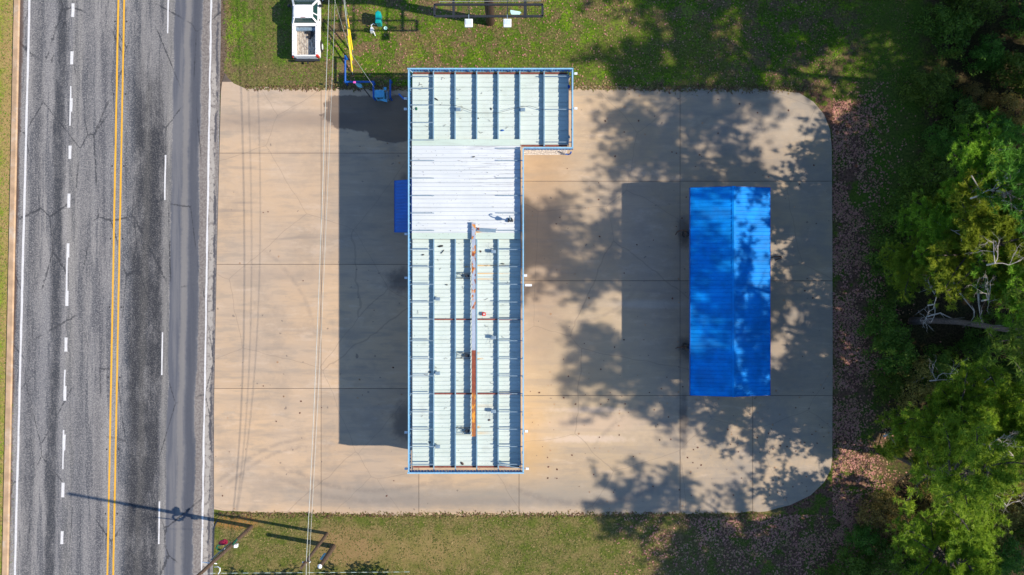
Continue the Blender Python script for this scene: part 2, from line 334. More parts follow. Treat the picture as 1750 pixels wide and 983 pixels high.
asph, conc, grd = asphalt(), concrete(), ground_m()
roof_w = roofpaint('roof_white', (.55, .60, .635), (.60, .645, .675))
roof_g = roofpaint('roof_pale_green', (.505, .595, .56), (.55, .63, .60))
roof_g2 = roofpaint('roof_flashing_green', (.47, .58, .53), (.50, .61, .56))
beamr = rusty()
bark = mat('pine_bark', (.085, .07, .065), .9, 0, .4, 8, bump=.5)
deadwood = mat('dead_wood', (.42, .39, .37), .9, 0, .25, 8)
needle = simple_leaf('pine_needles', (.03, .095, .014), (.11, .22, .025))
needle2 = simple_leaf('pine_needles_bright', (.065, .15, .012), (.24, .34, .03))
shrubm = simple_leaf('shrub_leaves', (.028, .08, .012), (.11, .19, .025))
shruby = simple_leaf('shrub_leaves_tan', (.09, .085, .02), (.27, .21, .06))
leafm = [simple_leaf('fallen_leaf_%s' % k, a, b) for k, a, b in (('pink', (.32, .145, .12), (.50, .27, .215)), ('tan', (.26, .17, .09), (.40, .28, .15)), ('brown', (.08, .045, .03), (.15, .08, .05)))]
grassm = [simple_leaf('grass_%s' % k, a, b) for k, a, b in (('green', (.05, .12, .008), (.13, .24, .012)), ('olive', (.06, .075, .015), (.12, .12, .03)), ('straw', (.15, .11, .05), (.25, .18, .09)))]
gravel = mat('pale_gravel', (.58, .54, .50), .9, 0, .25, 9, bump=.6)
stucco = mat('stone_wall', (.62, .58, .54), .9, 0, .12, 5, bump=.5, dirt=(.35, .3, .26))
wline = mat('white_line', (.60, .61, .62), .7, 0, .08, 8, dirt=(.42, .42, .42), dirt_amt=.5)
yline = mat('yellow_line', (.72, .38, .025), .7, 0, .06, 8, dirt=(.42, .28, .06), dirt_amt=.4)
kerbm = mat('kerb_concrete', (.42, .29, .18), .9, 0, .18, 1.2, dirt=(.50, .44, .36), dirt_amt=.6)
jointm = mat('joint_filler', (.10, .08, .065), .95)

# ------------------------------------------------------------------ object helpers
def tag(o, label=None, cat=None, group=None, kind=None):
    if label: o['label'] = label
    if cat: o['category'] = cat
    if group: o['group'] = group
    if kind: o['kind'] = kind
    return o
def link(name, me, parent=None):
    o = bpy.data.objects.new(name, me); C.objects.link(o)
    if parent is not None: o.parent = parent
    return o
def empty(name, loc, label=None, cat=None, group=None, kind=None, rz=0):
    o = bpy.data.objects.new(name, None); C.objects.link(o); o.location = loc; o.rotation_euler.z = rz
    o.empty_display_size = .3
    return tag(o, label, cat, group, kind)
def copy_tree(o, parent=None):
    c = o.copy(); C.objects.link(c)
    if parent is not None: c.parent = parent
    for ch in [x for x in C.objects if x.parent == o and x != c]: copy_tree(ch, c)
    return c

class MB:
    """collects shapes; build() links them as ONE mesh object. Coordinates are world; parent offset is subtracted."""
    def __init__(s): s.v = []; s.f = []; s.mi = []; s.cm = 0
    def poly(s, pts, faces):
        k = len(s.v); s.v += [tuple(p) for p in pts]; s.f += [tuple(i + k for i in f) for f in faces]; s.mi += [s.cm] * len(faces)
    def box(s, x0, x1, y0, y1, z0, z1):
        s.poly([(x0, y0, z0), (x1, y0, z0), (x1, y1, z0), (x0, y1, z0), (x0, y0, z1), (x1, y0, z1), (x1, y1, z1), (x0, y1, z1)],
               [(0, 3, 2, 1), (4, 5, 6, 7), (0, 1, 5, 4), (1, 2, 6, 5), (2, 3, 7, 6), (3, 0, 4, 7)])
    def beam(s, a, b, w_, h_):
        a = Vector(a); b = Vector(b); d = (b - a).normalized()
        up = Vector((0, 0, 1)) if abs(d.z) < .95 else Vector((0, 1, 0))
        x = d.cross(up).normalized() * w_ / 2; y = x.cross(d).normalized() * h_ / 2
        s.poly([a - x - y, a + x - y, a + x + y, a - x + y, b - x - y, b + x - y, b + x + y, b - x + y],
               [(0, 1, 2, 3), (4, 7, 6, 5), (0, 4, 5, 1), (1, 5, 6, 2), (2, 6, 7, 3), (3, 7, 4, 0)])
    def tube(s, pts, rad, n=8, cap=True):
        pts = [Vector(p) for p in pts]; rr = rad if isinstance(rad, (list, tuple)) else [rad] * len(pts)
        k = len(s.v); prev = None
        for i, p in enumerate(pts):
            d = (pts[min(i + 1, len(pts) - 1)] - pts[max(i - 1, 0)]).normalized()
            if prev is None: prev = d.orthogonal().normalized()
            x = (prev - d * prev.dot(d)).normalized(); y = d.cross(x); prev = x
            for j in range(n):
                a = 2 * math.pi * j / n; s.v.append(tuple(p + (x * math.cos(a) + y * math.sin(a)) * rr[i]))
        F = []
        for i in range(len(pts) - 1):
            for j in range(n):
                F.append((k + i * n + j, k + i * n + (j + 1) % n, k + (i + 1) * n + (j + 1) % n, k + (i + 1) * n + j))
        if cap:
            F.append(tuple(k + j for j in reversed(range(n)))); F.append(tuple(k + (len(pts) - 1) * n + j for j in range(n)))
        s.f += F; s.mi += [s.cm] * len(F)
    def prism(s, outline, z0, z1):
        n = len(outline); k = len(s.v)
        s.v += [(x, y, z0) for x, y in outline] + [(x, y, z1) for x, y in outline]
        F = [tuple(k + i for i in reversed(range(n))), tuple(k + n + i for i in range(n))] + [(k + i, k + (i + 1) % n, k + n + (i + 1) % n, k + n + i) for i in range(n)]
        s.f += F; s.mi += [s.cm] * len(F)
    def sheet(s, xs, zs, y0, y1, axis='y'):   # profile strip (xs, zs) swept along y0..y1
        k = len(s.v)
        for x, z in zip(xs, zs):
            if axis == 'y': s.v += [(x, y0, z), (x, y1, z)]
            else: s.v += [(y0, x, z), (y1, x, z)]
        F = [(k + 2 * i, k + 2 * i + 1, k + 2 * i + 3, k + 2 * i + 2) for i in range(len(xs) - 1)]
        s.f += F; s.mi += [s.cm] * len(F)
    def build(s, name, mats, parent=None, bevel=0, smooth=False, loc=None):
        off = Vector((0, 0, 0))
        q = parent
        while q is not None: off += Vector(q.location); q = q.parent
        if loc is not None: off = off + Vector(loc) if parent is not None else Vector(loc)
        me = bpy.data.meshes.new(name)
        me.from_pydata([(x - off.x, y - off.y, z - off.z) for x, y, z in s.v], [], s.f)
        if not isinstance(mats, (list, tuple)): mats = [mats]
        for m in mats: me.materials.append(m)
        if len(mats) > 1: me.polygons.foreach_set('material_index', s.mi)
        if bevel or smooth:
            bm = bmesh.new(); bm.from_mesh(me)
            bmesh.ops.recalc_face_normals(bm, faces=bm.faces)
            if bevel: bmesh.ops.bevel(bm, geom=bm.edges[:], offset=bevel, segments=2, affect='EDGES', profile=.6)
            if smooth:
                for f in bm.faces: f.smooth = True
            bm.to_mesh(me); bm.free()
        me.update()
        o = link(name, me, parent)
        if loc is not None: o.location = Vector(loc)
        return o

# ------------------------------------------------------------------ the ground
g = MB(); g.poly([(-900, -900, 0), (900, -900, 0), (900, 900, 0), (-900, 900, 0)], [(0, 1, 2, 3)])
tag(g.build('ground', grd), kind='structure')

def lx(xt, xb, py): return xt + (xb - xt) * py / 983.0
road = empty('road', (0, 0, 0), kind='structure')
r_ = MB(); ys = [-600, 0, 300, 600, 983, 1600]
L = [P(lx(34, 14, y), y, .02) for y in ys]; Rr = [P(lx(378, 364, y), y, .02) for y in ys]
r_.poly(L + Rr, [(i, i + 1, len(ys) + i + 1, len(ys) + i) for i in range(len(ys) - 1)])
r_.build('asphalt_surface', asph, road)
def stripe(name, xt, xb, y0, y1, wpx, m, z=.026, ragged=0):
    b = MB(); n = max(2, int(abs(y1 - y0) / 18)); pts = []
    for i in range(n + 1):
        y = y0 + (y1 - y0) * i / n; jx = random.uniform(-ragged, ragged)
        pts.append((P(lx(xt, xb, y) - wpx / 2 + jx, y, z), P(lx(xt, xb, y) + wpx / 2 + random.uniform(-ragged, ragged), y, z)))
    b.poly([q for p in pts for q in p], [(2 * i, 2 * i + 2, 2 * i + 3, 2 * i + 1) for i in range(n)])
    return b.build(name, m, road)
stripe('edge_line', 50.5, 25.5, -300, 1300, 3.6, wline, ragged=.35)
stripe('edge_line', 361, 344.5, -300, 1300, 3.0, wline, ragged=.6)
stripe('center_line', 202.3, 183.5, -300, 1300, 3.0, yline, ragged=.2)
stripe('center_line', 212.3, 193.5, -300, 1300, 3.0, yline, ragged=.2)
for y0, y1 in ((-70, -48), (6, 29), (88, 110), (168, 191), (249, 272), (331, 355), (416, 440), (497, 523), (577, 601), (660, 685), (743, 770), (825, 850), (908, 930), (990, 1012)):
    stripe('lane_dash', 125, 104.6, y0, y1, 5, wline, ragged=.3)
for y0, y1 in ((147, 168), (191, 215), (440, 497), (632, 660), (735, 743), (770, 802)):
    stripe('lane_dash', 124, 103.6, y0, y1, 2.6, wline, .028, ragged=.3)
for y0, y1 in ((-90, 57), (265, 342), (568, 641), (857, 930)):
    stripe('lane_dash', 287.5, 270.5, y0, y1, 2.6, wline, ragged=.25)
for i, y in enumerate((37, 161, 284, 408, 525, 645, 768, 878)):      # raised road studs beside the yellow lines
    for xx in (197.5, 217.5):
        st = MB(); c = P(lx(xx, xx - 19, y), y, 0); st.tube([(c.x, c.y, .022), (c.x, c.y, .04)], [.07, .05], 8); st.build('road_stud', blackp, road)
kb = MB(); kp = []
for y in ys:
    a = P(lx(25.5, 5, y), y); b = P(lx(34.5, 14.5, y), y); kp += [(a.x, a.y, 0), (a.x, a.y, .12), (b.x - .05, b.y, .13), (b.x, b.y, .10), (b.x + .02, b.y, 0)]
kb.poly(kp, [(5 * i + j, 5 * i + j + 5, 5 * i + j + 6, 5 * i + j + 1) for i in range(len(ys) - 1) for j in range(4)])
tag(kb.build('curb', kerbm), kind='structure')
# black rubber edging strip where the shoulder meets the grass
e = MB(); e.tube([P(*q, .05) for q in ((373, 888), (368, 896), (365.5, 905), (365, 925), (364.5, 945), (364, 962))], .05, 6)
tag(e.build('road_edging', dark), 'dark bent edging strip between road shoulder and the lawn near the utility pole', 'edging')
for pts_ in (((372, -200), (385, -200), (385, 128), (378, 158), (369, 158)),):
    pass

# concrete lot: separate slabs with recessed joints
out_px = [(378, 158), (380, 140), (385, 127), (390, 134), (400, 144), (418, 150), (520, 151), (700, 149), (1000, 148), (1160, 150), (1300, 151), (1335, 154), (1365, 160), (1390, 175), (1408, 196), (1418, 222), (1421, 252),
          (1422, 400), (1422.5, 600), (1422, 782), (1419, 803), (1408, 824), (1385, 846), (1350, 864), (1310, 873), (1240, 877), (1100, 879), (900, 880.5), (700, 880), (560, 877), (420, 875), (366, 870), (366, 700), (371, 440)]
LOT = []
for i, a in enumerate(out_px):            # finer, slightly uneven edge
    b = out_px[(i + 1) % len(out_px)]; d = math.dist(a, b); n = max(1, int(d / 14))
    for k in range(n):
        t = k / n; jit = .0 if (a[0] > 1400 or a[0] < 380) else random.uniform(-1.5, 1.5)
        p = P(a[0] + (b[0] - a[0]) * t, a[1] + (b[1] - a[1]) * t + jit); LOT.append((p.x, p.y))
def clip(poly, axis, val, keep_less):
    outp = []
    for i, a in enumerate(poly):
        b = poly[(i + 1) % len(poly)]; ia = (a[axis] <= val) == keep_less; ib = (b[axis] <= val) == keep_less
        if ia: outp.append(a)
        if ia != ib:
            t = (val - a[axis]) / (b[axis] - a[axis]); outp.append((a[0] + (b[0] - a[0]) * t, a[1] + (b[1] - a[1]) * t))
    return outp
lot = empty('parking_lot', (0, 0, 0), kind='structure')
lotbase = MB(); lotbase.prism(LOT, .004, .035); lotbase.build('joint_filler', jointm, lot)
gx = [360, 549, 716, 887, 1162, 1430]
for i in range(len(gx) - 1):
    a = gx[i]; b = gx[i + 1]
    yl = [140, 262, 452, 664, 890] if i == 0 else [140, 262, 452, 664, 890] if i in (1,) else [140, 310, 480, 676, 890]
    for j in range(len(yl) - 1):
        p = P(a, yl[j]); q = P(b, yl[j + 1]); gp = .018
        pl = clip(clip(clip(clip(LOT, 0, p.x + gp, False), 0, q.x - gp, True), 1, p.y - gp, True), 1, q.y + gp, False)
        if i == 4 and j == 3:
            xm = P(1286, 0).x; subs = [clip(pl, 0, xm - gp, True), clip(pl, 0, xm + gp, False)]
        else: subs = [pl]
        for pl in subs:
          if len(pl) > 2:
            mb = MB(); mb.prism(pl[::-1] if False else pl, .035, .06 + random.uniform(-.003, .003)); o = mb.build('concrete_slab', conc, lot)

# ------------------------------------------------------------------ main building
XW, XE = P(697.5, 0, 5.2).x, P(895, 0, 5.2).x          # parapet outer faces
YN, YS = P(0, 116.5, 5.2).y, P(0, 809.5, 5.2).y
XR, YR = P(979.5, 0, 5.2).x, P(0, 253.5, 5.2).y
DX0, DX1 = P(705, 0, 4.4).x, P(889, 0, 4.4).x
DYN, DYS = P(0, 127, 4.4).y, P(0, 796, 4.4).y
DXR, DYR = P(971, 0, 4.4).x, P(0, 247.5, 4.4).y
bld = empty('building', (-3.2, 1.2, 0), 'long low L-shaped building with white and pale green ribbed roof inside a blue parapet', 'building')
# walls
def wall(x0, y0, x1, y1, t=.2, z1=4.3):
    b = MB(); b.box(min(x0, x1) - t / 2, max(x0, x1) + t / 2, min(y0, y1) - t / 2, max(y0, y1) + t / 2, .06, z1); return b.build('wall', stucco, bld)
wx0, wx1, wy0, wy1, wxr, wyr = DX0 + .25, DX1 - .12, DYS + .2, DYN - .15, DXR - .05, P(0, 265).y + .58
wall(wx0, wy0 + .2, wx0, wy1 - .2); wall(wx1, wy0 + .2, wx1, wyr - .2); wall(wx0 - .1, wy0, wx1 + .1, wy0); wall(wx0 - .1, wy1, wxr + .1, wy1)
wall(wxr, wyr + .2, wxr, wy1 - .2); wall(wx1 - .1, wyr, wxr + .1, wyr)
fl = MB(); fl.box(wx0 + .1, wx1 - .1, wy0 + .1, wy1 - .1, .065, .09); fl.build('floor', jointm, bld)
for (y, wd) in ((5.9, 1.1),):
    d = MB(); d.box(wx0 - .14, wx0 - .1, y - wd / 2, y + wd / 2, .08, 2.2); dd = d.build('door', glass, bld)
    h = MB(); h.box(wx0 - .2, wx0 - .145, y + .35, y + .4, .9, 1.3); h.build('handle', steel, dd)
for y in (7.4, 4.4, -3, -8):
    d = MB(); d.box(wx0 - .135, wx0 - .1, y - .6, y + .6, 1.0, 2.2); d.build('window', glass, bld)

def panel(x0, x1, y0, y1, z, m, parent, name='roof_panel', slope=0, rib=.3, rh=.038):
    """one ribbed metal sheet, ribs run along x"""
    n = max(1, round((y1 - y0) / rib)); ysn = []; zz = []
    for i in range(n):
        a = y0 + (y1 - y0) * i / n; p = (y1 - y0) / n
        ysn += [a, a + .03, a + .055, a + .062, a + .068, a + .092, a + .098]; zz += [rh, rh, 0, 0, -.008, -.008, 0]
    ysn += [y1 - .012]; zz += [0]
    b = MB(); k = len(b.v)
    for yy, dz in zip(ysn, zz): b.v += [(x0, yy, z + dz), (x1, yy, z + dz + slope)]
    b.f += [(2 * i, 2 * i + 1, 2 * i + 3, 2 * i + 2) for i in range(len(ysn) - 1)]
    nn = len(ysn); b.v += [(x0, y0, z - .02), (x1, y0, z - .02 + slope), (x0, y1 - .012, z - .02), (x1, y1 - .012, z - .02 + slope)]
    b.f += [(2 * nn, 2 * nn + 1, 1, 0), (2 * nn - 2, 2 * nn - 1, 2 * nn + 3, 2 * nn + 2)]
    b.mi = [0] * len(b.f)
    o = b.build(name, m, parent); return o
def deck(name, x0, x1, y0, y1, z, m, lab=None):
    base = MB(); base.box(x0 + .02, x1 - .02, y0 + .02, y1 - .02, z - .16, z - .03); d = base.build(name, steel, bld)
    if lab: d['label'] = lab
    n = max(1, round((y1 - y0) / .93))
    for i in range(n):
        panel(x0, x1, y0 + (y1 - y0) * i / n, y0 + (y1 - y0) * (i + 1) / n, z + random.uniform(0, .004), m, d)
    return d
ZD = 4.4
yW0, yW1 = P(0, 409, ZD).y, P(0, 239.5, ZD).y            # white middle part between these
deck('roof_deck', DX0, DX1, DYS, yW0, ZD, roof_g, 'pale green southern roof deck')
deck('roof_deck', DX0, DX1, yW1, DYN, ZD, roof_g, 'pale green northern roof deck')
deck('roof_deck', DX1 + .01, DXR, DYR, DYN, ZD, roof_g, 'pale green roof deck of the east wing')
yWa, yWb = P(0, 398, 4.69).y, P(0, 249, 4.69).y
deck('roof_deck', DX0, DX1, yWa, yWb, 4.69, roof_w, 'raised bright white middle roof deck')
for a0, a1, z0, z1 in ((yW0, yWa, ZD + .30, 4.70), (yWb, yW1, 4.70, ZD + .30)):
    n = 2; f = MB(); N = 14
    for i in range(N):
        pass
    f.poly([(DX0, a0, z0), (DX1, a0, z0), (DX1, a1, z1), (DX0, a1, z1), (DX0, a0, z0 - .2), (DX1, a0, z0 - .2), (DX1, a1, z1 - .2), (DX0, a1, z1 - .2)],
           [(0, 1, 2, 3), (4, 7, 6, 5), (0, 4, 5, 1), (3, 2, 6, 7), (0, 3, 7, 4), (1, 5, 6, 2)])
    o = f.build('roof_flashing', roof_g2, bld)
    for q in (1, 2):
        yy = a0 + (a1 - a0) * q / 3; s_ = MB(); s_.box(DX0, DX1, yy, yy + .035, z0 + .003, z0 + .022); s_.build('seam', roof_g2, o)

# purlins running north-south over the deck, out to the parapet
ZP = ZD + .30
def purlin(px, y0, y1, name='purlin', w_=.085):
    x = P(px, 0, ZP).x; b = MB()
    b.box(x - .012, x + .012, y0, y1, ZD + .045, ZP - .012); b.box(x - w_ / 2, x + w_ / 2, y0, y1, ZP - .012, ZP)
    b.box(x - w_ / 2, x + .0, y0, y1, ZD + .03, ZD + .044)
    return b.build(name, purl, bld)
for px in (741.3, 778.2, 814.8, 851.5): purlin(px, YS + .06, yW0 - .01)
for px in (740.8, 777.9, 814.7, 851.3, 888.3): purlin(px, yW1 + .01, YN - .06)
purlin(930, DYR - .15, YN - .06)
for (x, y0, y1) in ((DX0 - .02, YS + .06, YN - .06), (DX1 + .02, YS + .06, YR), (DXR + .02, DYR - .1, YN - .06)):
    b = MB(); b.box(x - .02, x + .02, y0, y1, ZD - .25, ZD + (-.04 if x == DX0 - .02 else .03)); b.build('edge_channel', purl, bld)
# red iron rafters
def rafter(x0, x1, y, wy=.13, z0=ZD + .04, z1=ZD + .14):
    b = MB(); b.box(x0, x1, y - wy / 2, y + wy / 2, z0, z1 - .0); return b.build('rafter', redi, bld)
for py in (546, 673): rafter(DX0 + 1.55, DX1 - .02, P(0, py, 4.5).y, .10)
rafter(DX0 + .05, DX1 - .05, DYS - .075, .11, 4.3, 4.46)
rafter(DX0 + .05, DXR - .05, DYN + .065, .10, 4.3, 4.46)
rafter(DX1 + .08, DXR - .05, DYR - .07, .10, 4.3, 4.44)
# parapet outriggers (struts)
def strut(x0, x1, y, z=4.86):
    b = MB(); b.beam((x0, y, z), (x1, y, z), .055, .05); return b.build('strut', steel, bld)
wy_ = (130.5, 151, 179.5, 209.4, 239.5, 274.4, 304.6, 334.5, 364.3, 394, 426.5, 456, 486, 516.4, 545.5, 582.4, 613.2, 642.5, 673, 704, 733.6, 763.3, 793.5)
for py in wy_:
    strut(XW + .08, P(742, 0, 4.8).x, P(0, py, 4.86).y)
    if py > 250: strut(P(850.5, 0, 4.8).x, XE - .08, P(0, py, 4.86).y)
for py in (130.5, 187, 243): strut(P(929, 0, 4.8).x, XR - .08, P(0, py, 4.86).y)
strut(P(850.5, 0, 4.8).x, DX1 - .05, P(0, 253.5, 4.86).y, 4.86)
# tall conduits crossing the north deck
cd = MB(); cd.tube([P(x, y, 4.76) for x, y in ((742, 179.5), (778, 180), (815, 193), (851, 193), (889, 183), (905, 181), (925, 187), (971, 187))], .012, 5); cd.build('conduit', dark, bld)
# parapet: corrugated sheet + rails + posts
def fascia(a, b, inner):
    a = Vector(a); b = Vector(b); d = b - a; Ln = d.length; d.normalize(); nrm = Vector((inner[0], inner[1], 0))
    n = int(Ln / .055); pts = []
    for i in range(n + 1):
        k = (0, .035, .035, 0)[i % 4]; p = a + d * (Ln * i / n) + nrm * k
        pts.append(p)
    zb = 4.08 if inner == (1, 0) else 4.42
    m = MB(); m.v = [(p.x, p.y, zb) for p in pts] + [(p.x, p.y, 5.14) for p in pts]
    m.f = [(i, i + 1, n + 2 + i, n + 1 + i) for i in range(n)]; m.mi = [0] * len(m.f)
    o = m.build('fascia_panel', fas_blue, bld)
    r1 = MB(); c = nrm * .035
    r1.beam(a + c + Vector((0, 0, 5.17)), b + c + Vector((0, 0, 5.17)), .09, .06); r1.build('top_rail', rail_blue, bld)
    r2 = MB(); c = nrm * .055
    r2.beam(a + c + Vector((0, 0, zb + .03)), b + c + Vector((0, 0, zb + .03)), .035, .05); r2.build('bottom_rail', purl, bld)
    n = int(Ln / 1.33)
    for i in range(1, n):
        p = a + d * (Ln * i / n) + nrm * .09
        q = MB(); q.beam(p + Vector((0, 0, 4.48)), p + Vector((0, 0, 5.13)), .05, .05); q.build('parapet_post', purl, bld)
fascia((XW, YS + .06, 0), (XW, YN - .06, 0), (1, 0)); fascia((XE, YS + .06, 0), (XE, YR, 0), (-1, 0)); fascia((XR, YR + .06, 0), (XR, YN - .06, 0), (-1, 0))
fascia((XW - .06, YN, 0), (XR + .02, YN, 0), (0, -1)); fascia((XW - .06, YS, 0), (XE + .02, YS, 0), (0, 1)); fascia((XE + .01, YR, 0), (XR + .02, YR, 0), (0, 1))
# rusty steel beam on the roof
bx0, bx1 = P(806.3, 0, 4.9).x, P(812.5, 0, 4.9).x
m_ = MB(); m_.box(bx0, bx1, P(0, 746, 4.9).y, P(0, 409, 4.9).y, 4.73, 4.93)
m_.box(bx0 - .01, bx1 + .01, P(0, 409, 4.9).y + .01, P(0, 381, 4.9).y, 4.79, 4.97)
bo = m_.build('conveyor_beam', beamr, bld, loc=(0, 0, 0))
bo['label'] = 'rust patched steel beam lying along the roof'
# conduits between beam and second purlin
for py in (467, 476, 603, 613, 731, 742):
    q = MB(); q.beam(P(779, py, 4.72), P(804, py, 4.72), .04, .04); q.build('cross_brace', dark, bld)
for py in (471, 608, 737):
    q = MB()
    for k in range(7):
        a = P(787 + random.uniform(0, 14), py + random.uniform(-5, 5), 4.75); b = P(787 + random.uniform(0, 14), py + random.uniform(-5, 5), 4.8)
        q.tube([a, (a + b) / 2 + Vector((0, .05, .06)), b], .015, 5)
    q.box(P(795, 0, 4.7).x, P(802, 0, 4.7).x, P(0, py + 3, 4.7).y, P(0, py - 2, 4.7).y, 4.5, 4.66); q.build('motor_bracket', dark, bld)
# corner braces at the parapet
for x0, x1, y0, y1 in ((851.5, 893, 795, 800), (705, 699, 124, 118), (851.5, 872, 790, 794)):
    q = MB(); q.beam(P(x0, y0, 4.75), P(x1, y1, 5.0), .05, .05); q.build('corner_brace', purl, bld)
# small roof vents with guy wires
def vent(px, py, label, side=1):
    c = P(px, py, 4.75); e = empty('roof_vent', (c.x, c.y, ZD + .04), label, 'vent', 'small grey vents on the roof')
    b = MB(); b.box(c.x - .17, c.x + .17, c.y - .12, c.y + .12, ZD + .25, ZD + .42); b.build('hood', steel, e, bevel=.02)
    b = MB(); b.tube([(c.x, c.y, ZD + .04), (c.x, c.y, ZD + .25)], .07, 8); b.build('neck', steel, e)
    for dx, dy in ((-.75, .75), (-.45, .95), (-.75, -.75), (-.2, -1.1)):
        b = MB(); b.tube([(c.x, c.y, ZD + .3), (c.x + dx * side * .7, c.y + dy * .7, ZD + .08)], .006, 4); b.build('guy_wire', wire, e)
for px, py, l in ((783, 187, 'small grey vent box near the top left of the roof'), (893.5, 187.5, 'small grey vent box at the start of the east wing roof'),
                  (748, 511, 'small grey vent box left of the beam, in the upper part of the southern roof'), (748, 638, 'small grey vent box left of the beam, between the two red rafters'), (748, 763.5, 'small grey vent box left of the beam, nearest the bottom parapet'),
                  (843.5, 430, 'small grey vent box right of the beam, just below the white roof'), (843.5, 577, 'small grey vent box right of the beam, between the two red rafters'), (843, 703, 'small grey vent box right of the beam, below the lower red rafter')):
    vent(px, py, l)
# gooseneck pipe on the white roof
c = P(872, 377, 4.75); gp = empty('gooseneck_pipe', (c.x, c.y, 4.73), 'dark tall vent pipe with hooked cap on the white roof', 'vent pipe')
b = MB(); b.tube([(c.x, c.y, 4.7), (c.x, c.y, 5.55)], .05, 10)
b.tube([(c.x, c.y, 5.55), (c.x, c.y, 5.75), (c.x - .02, c.y + .05, 5.9), (c.x - .03, c.y + .15, 5.95), (c.x - .03, c.y + .22, 5.88), (c.x - .03, c.y + .23, 5.78)], .04, 8); b.build('pipe', steel, gp, smooth=False)
b = MB(); b.tube([(c.x, c.y, 5.25), (c.x, c.y, 5.5)], [.08, .17], 8); b.build('collar', dark, gp)
b = MB(); a = math.radians(25)
for s1, s2 in (((-.15, -.12), (-.05, .14)), ((-.05, .14), (.12, .10)), ((.12, .10), (.17, -.10))): b.beam((c.x + s1[0], c.y + s1[1], 4.8), (c.x + s2[0], c.y + s2[1], 4.8), .1, .14)
b.build('flashing', dark, gp)
# loose flat plate beside the beam
c = P(831, 394, 4.76); b = MB(); b.beam(P(815, 392.5, 4.765), P(847.5, 394.5, 4.765), .26, .04); b.cm = 1; b.box(c.x - .6, c.x - .5, c.y + .02, c.y + .2, 4.79, 4.84)
tag(b.build('steel_plate', [steel, redi], loc=(c.x, c.y, 4.74)), 'flat grey steel plate lying on the white roof against the rusty beam', 'plate')
# red strobe
c = P(827, 537, 4.6); e = empty('warning_beacon', (c.x, c.y, ZD + .04), 'red square beacon standing on the pale roof right of the beam', 'beacon')
b = MB(); b.box(c.x - .13, c.x + .13, c.y - .13, c.y + .13, ZD + .12, ZD + .24); b.build('housing', redp, e, bevel=.02)
b = MB(); b.tube([(c.x, c.y, ZD + .24), (c.x, c.y, ZD + .30)], [.06, .04], 10); b.build('dome', whitep, e)
b = MB(); b.tube([(c.x, c.y, ZD + .04), (c.x, c.y, ZD + .12)], .04, 6); b.build('stem', dark, e)
# litter lying on the roof
def blobmesh(c, sx, sy, sz, rz, seed):
    rr = random.Random(seed); bm = bmesh.new(); bmesh.ops.create_icosphere(bm, subdivisions=1, radius=1)
    for v in bm.verts:
        k = rr.uniform(.7, 1.2); v.co = Vector((v.co.x * sx * k, v.co.y * sy * k, max(-.3, v.co.z) * sz * k))
    bmesh.ops.rotate(bm, verts=bm.verts, matrix=Matrix.Rotation(rz, 3, 'Z')); me = bpy.data.meshes.new('m'); bm.to_mesh(me); bm.free(); return me
for i, (nm, px, py, sx, sy, rz, m, lab, cat) in enumerate((
        ('stick', 745.5, 169.5, .20, .05, -.6, blackp, 'short black stick in the second bay of the northern roof', 'stick'),
        ('rubber_scrap', 839.3, 186, .06, .12, .1, blackp, 'black upright scrap in the fourth bay of the northern roof', 'scrap'),
        ('rubber_scrap', 817.3, 202.4, .07, .05, .1, blackp, 'tiny black scrap beside the fourth purlin of the northern roof', 'scrap'),
        ('bottle', 858.3, 223, .15, .085, .15, blue, 'dark blue bottle lying in the fifth bay of the northern roof', 'bottle'),
        ('stick', 809.5, 268, .14, .045, .25, blackp, 'short black stick on the upper part of the white roof', 'stick'),
        ('leaf_clump', 753, 421, .2, .08, .2, blackp, 'dark leaf clump just below the white roof, second bay', 'leaves'),
        ('stick', 756.3, 430.5, .24, .035, .85, blackp, 'thin dark slanted stick below the leaf clump in the second bay', 'stick'),
        ('leaf_clump', 722.8, 435.7, .15, .06, .15, blackp, 'dark leaf clump in the first bay of the southern roof', 'leaves'),
        ('rubber_scrap', 859, 451, .17, .05, .05, blackp, 'flat dark green scrap above the rust streaks', 'scrap'),
        ('leaf_clump', 763.2, 487, .13, .05, .1, blackp, 'dark leaf clump left of the second purlin, near mid roof', 'leaves'),
        ('pine_cone', 821.3, 430, .09, .09, 0, brownp, 'pine cone right of the beam just below the white roof', 'pine cone'),
        ('pine_cone', 836, 718, .11, .08, .3, brownp, 'pine cone below the lower red rafter right of the beam', 'pine cone'),
        ('pine_cone', 734.5, 636, .08, .08, .3, blackp, 'black pine cone beside the first purlin above the lower red rafter', 'pine cone'),
        ('pine_cone', 734.5, 756, .08, .08, .3, blackp, 'black pine cone beside the first purlin near the bottom of the roof', 'pine cone'),
        ('leaf_clump', 790, 792, .18, .1, -.8, brownp, 'brown leaf clump against the bottom red rafter', 'leaves'),
        ('ball', 972.5, 148.5, .12, .14, 0, blue, 'blue ball caught between the east wing roof and its parapet', 'ball'),
        ('leaf_clump', 711.5, 186, .10, .16, .2, garl, 'dark green leaf clump by the left parapet of the northern roof', 'leaves'))):
    c = P(px, py, 4.45 if not 240 < py < 400 else 4.74)
    me = blobmesh(c, sx, sy, .05, rz, i); me.name = nm; me.materials.append(m); o = link(nm, me); o.location = (c.x, c.y, c.z); tag(o, lab, cat)
tw = MB()
for i in range(46):
    px, py = random.choice((random.uniform(706, 734), random.uniform(744, 770), random.uniform(818, 842), random.uniform(782, 792), random.uniform(854, 870))), random.choice((random.uniform(130, 235), random.uniform(412, 790), random.uniform(412, 790)))
    a = P(px, py, 4.46); d = Vector((random.uniform(-.3, .3), random.uniform(-.16, .16), 0)); n_ = Vector((-d.y, d.x, 0)) * random.uniform(-.6, .6)
    tw.tube([a, a + d * .5 + n_, a + d], .011, 4)
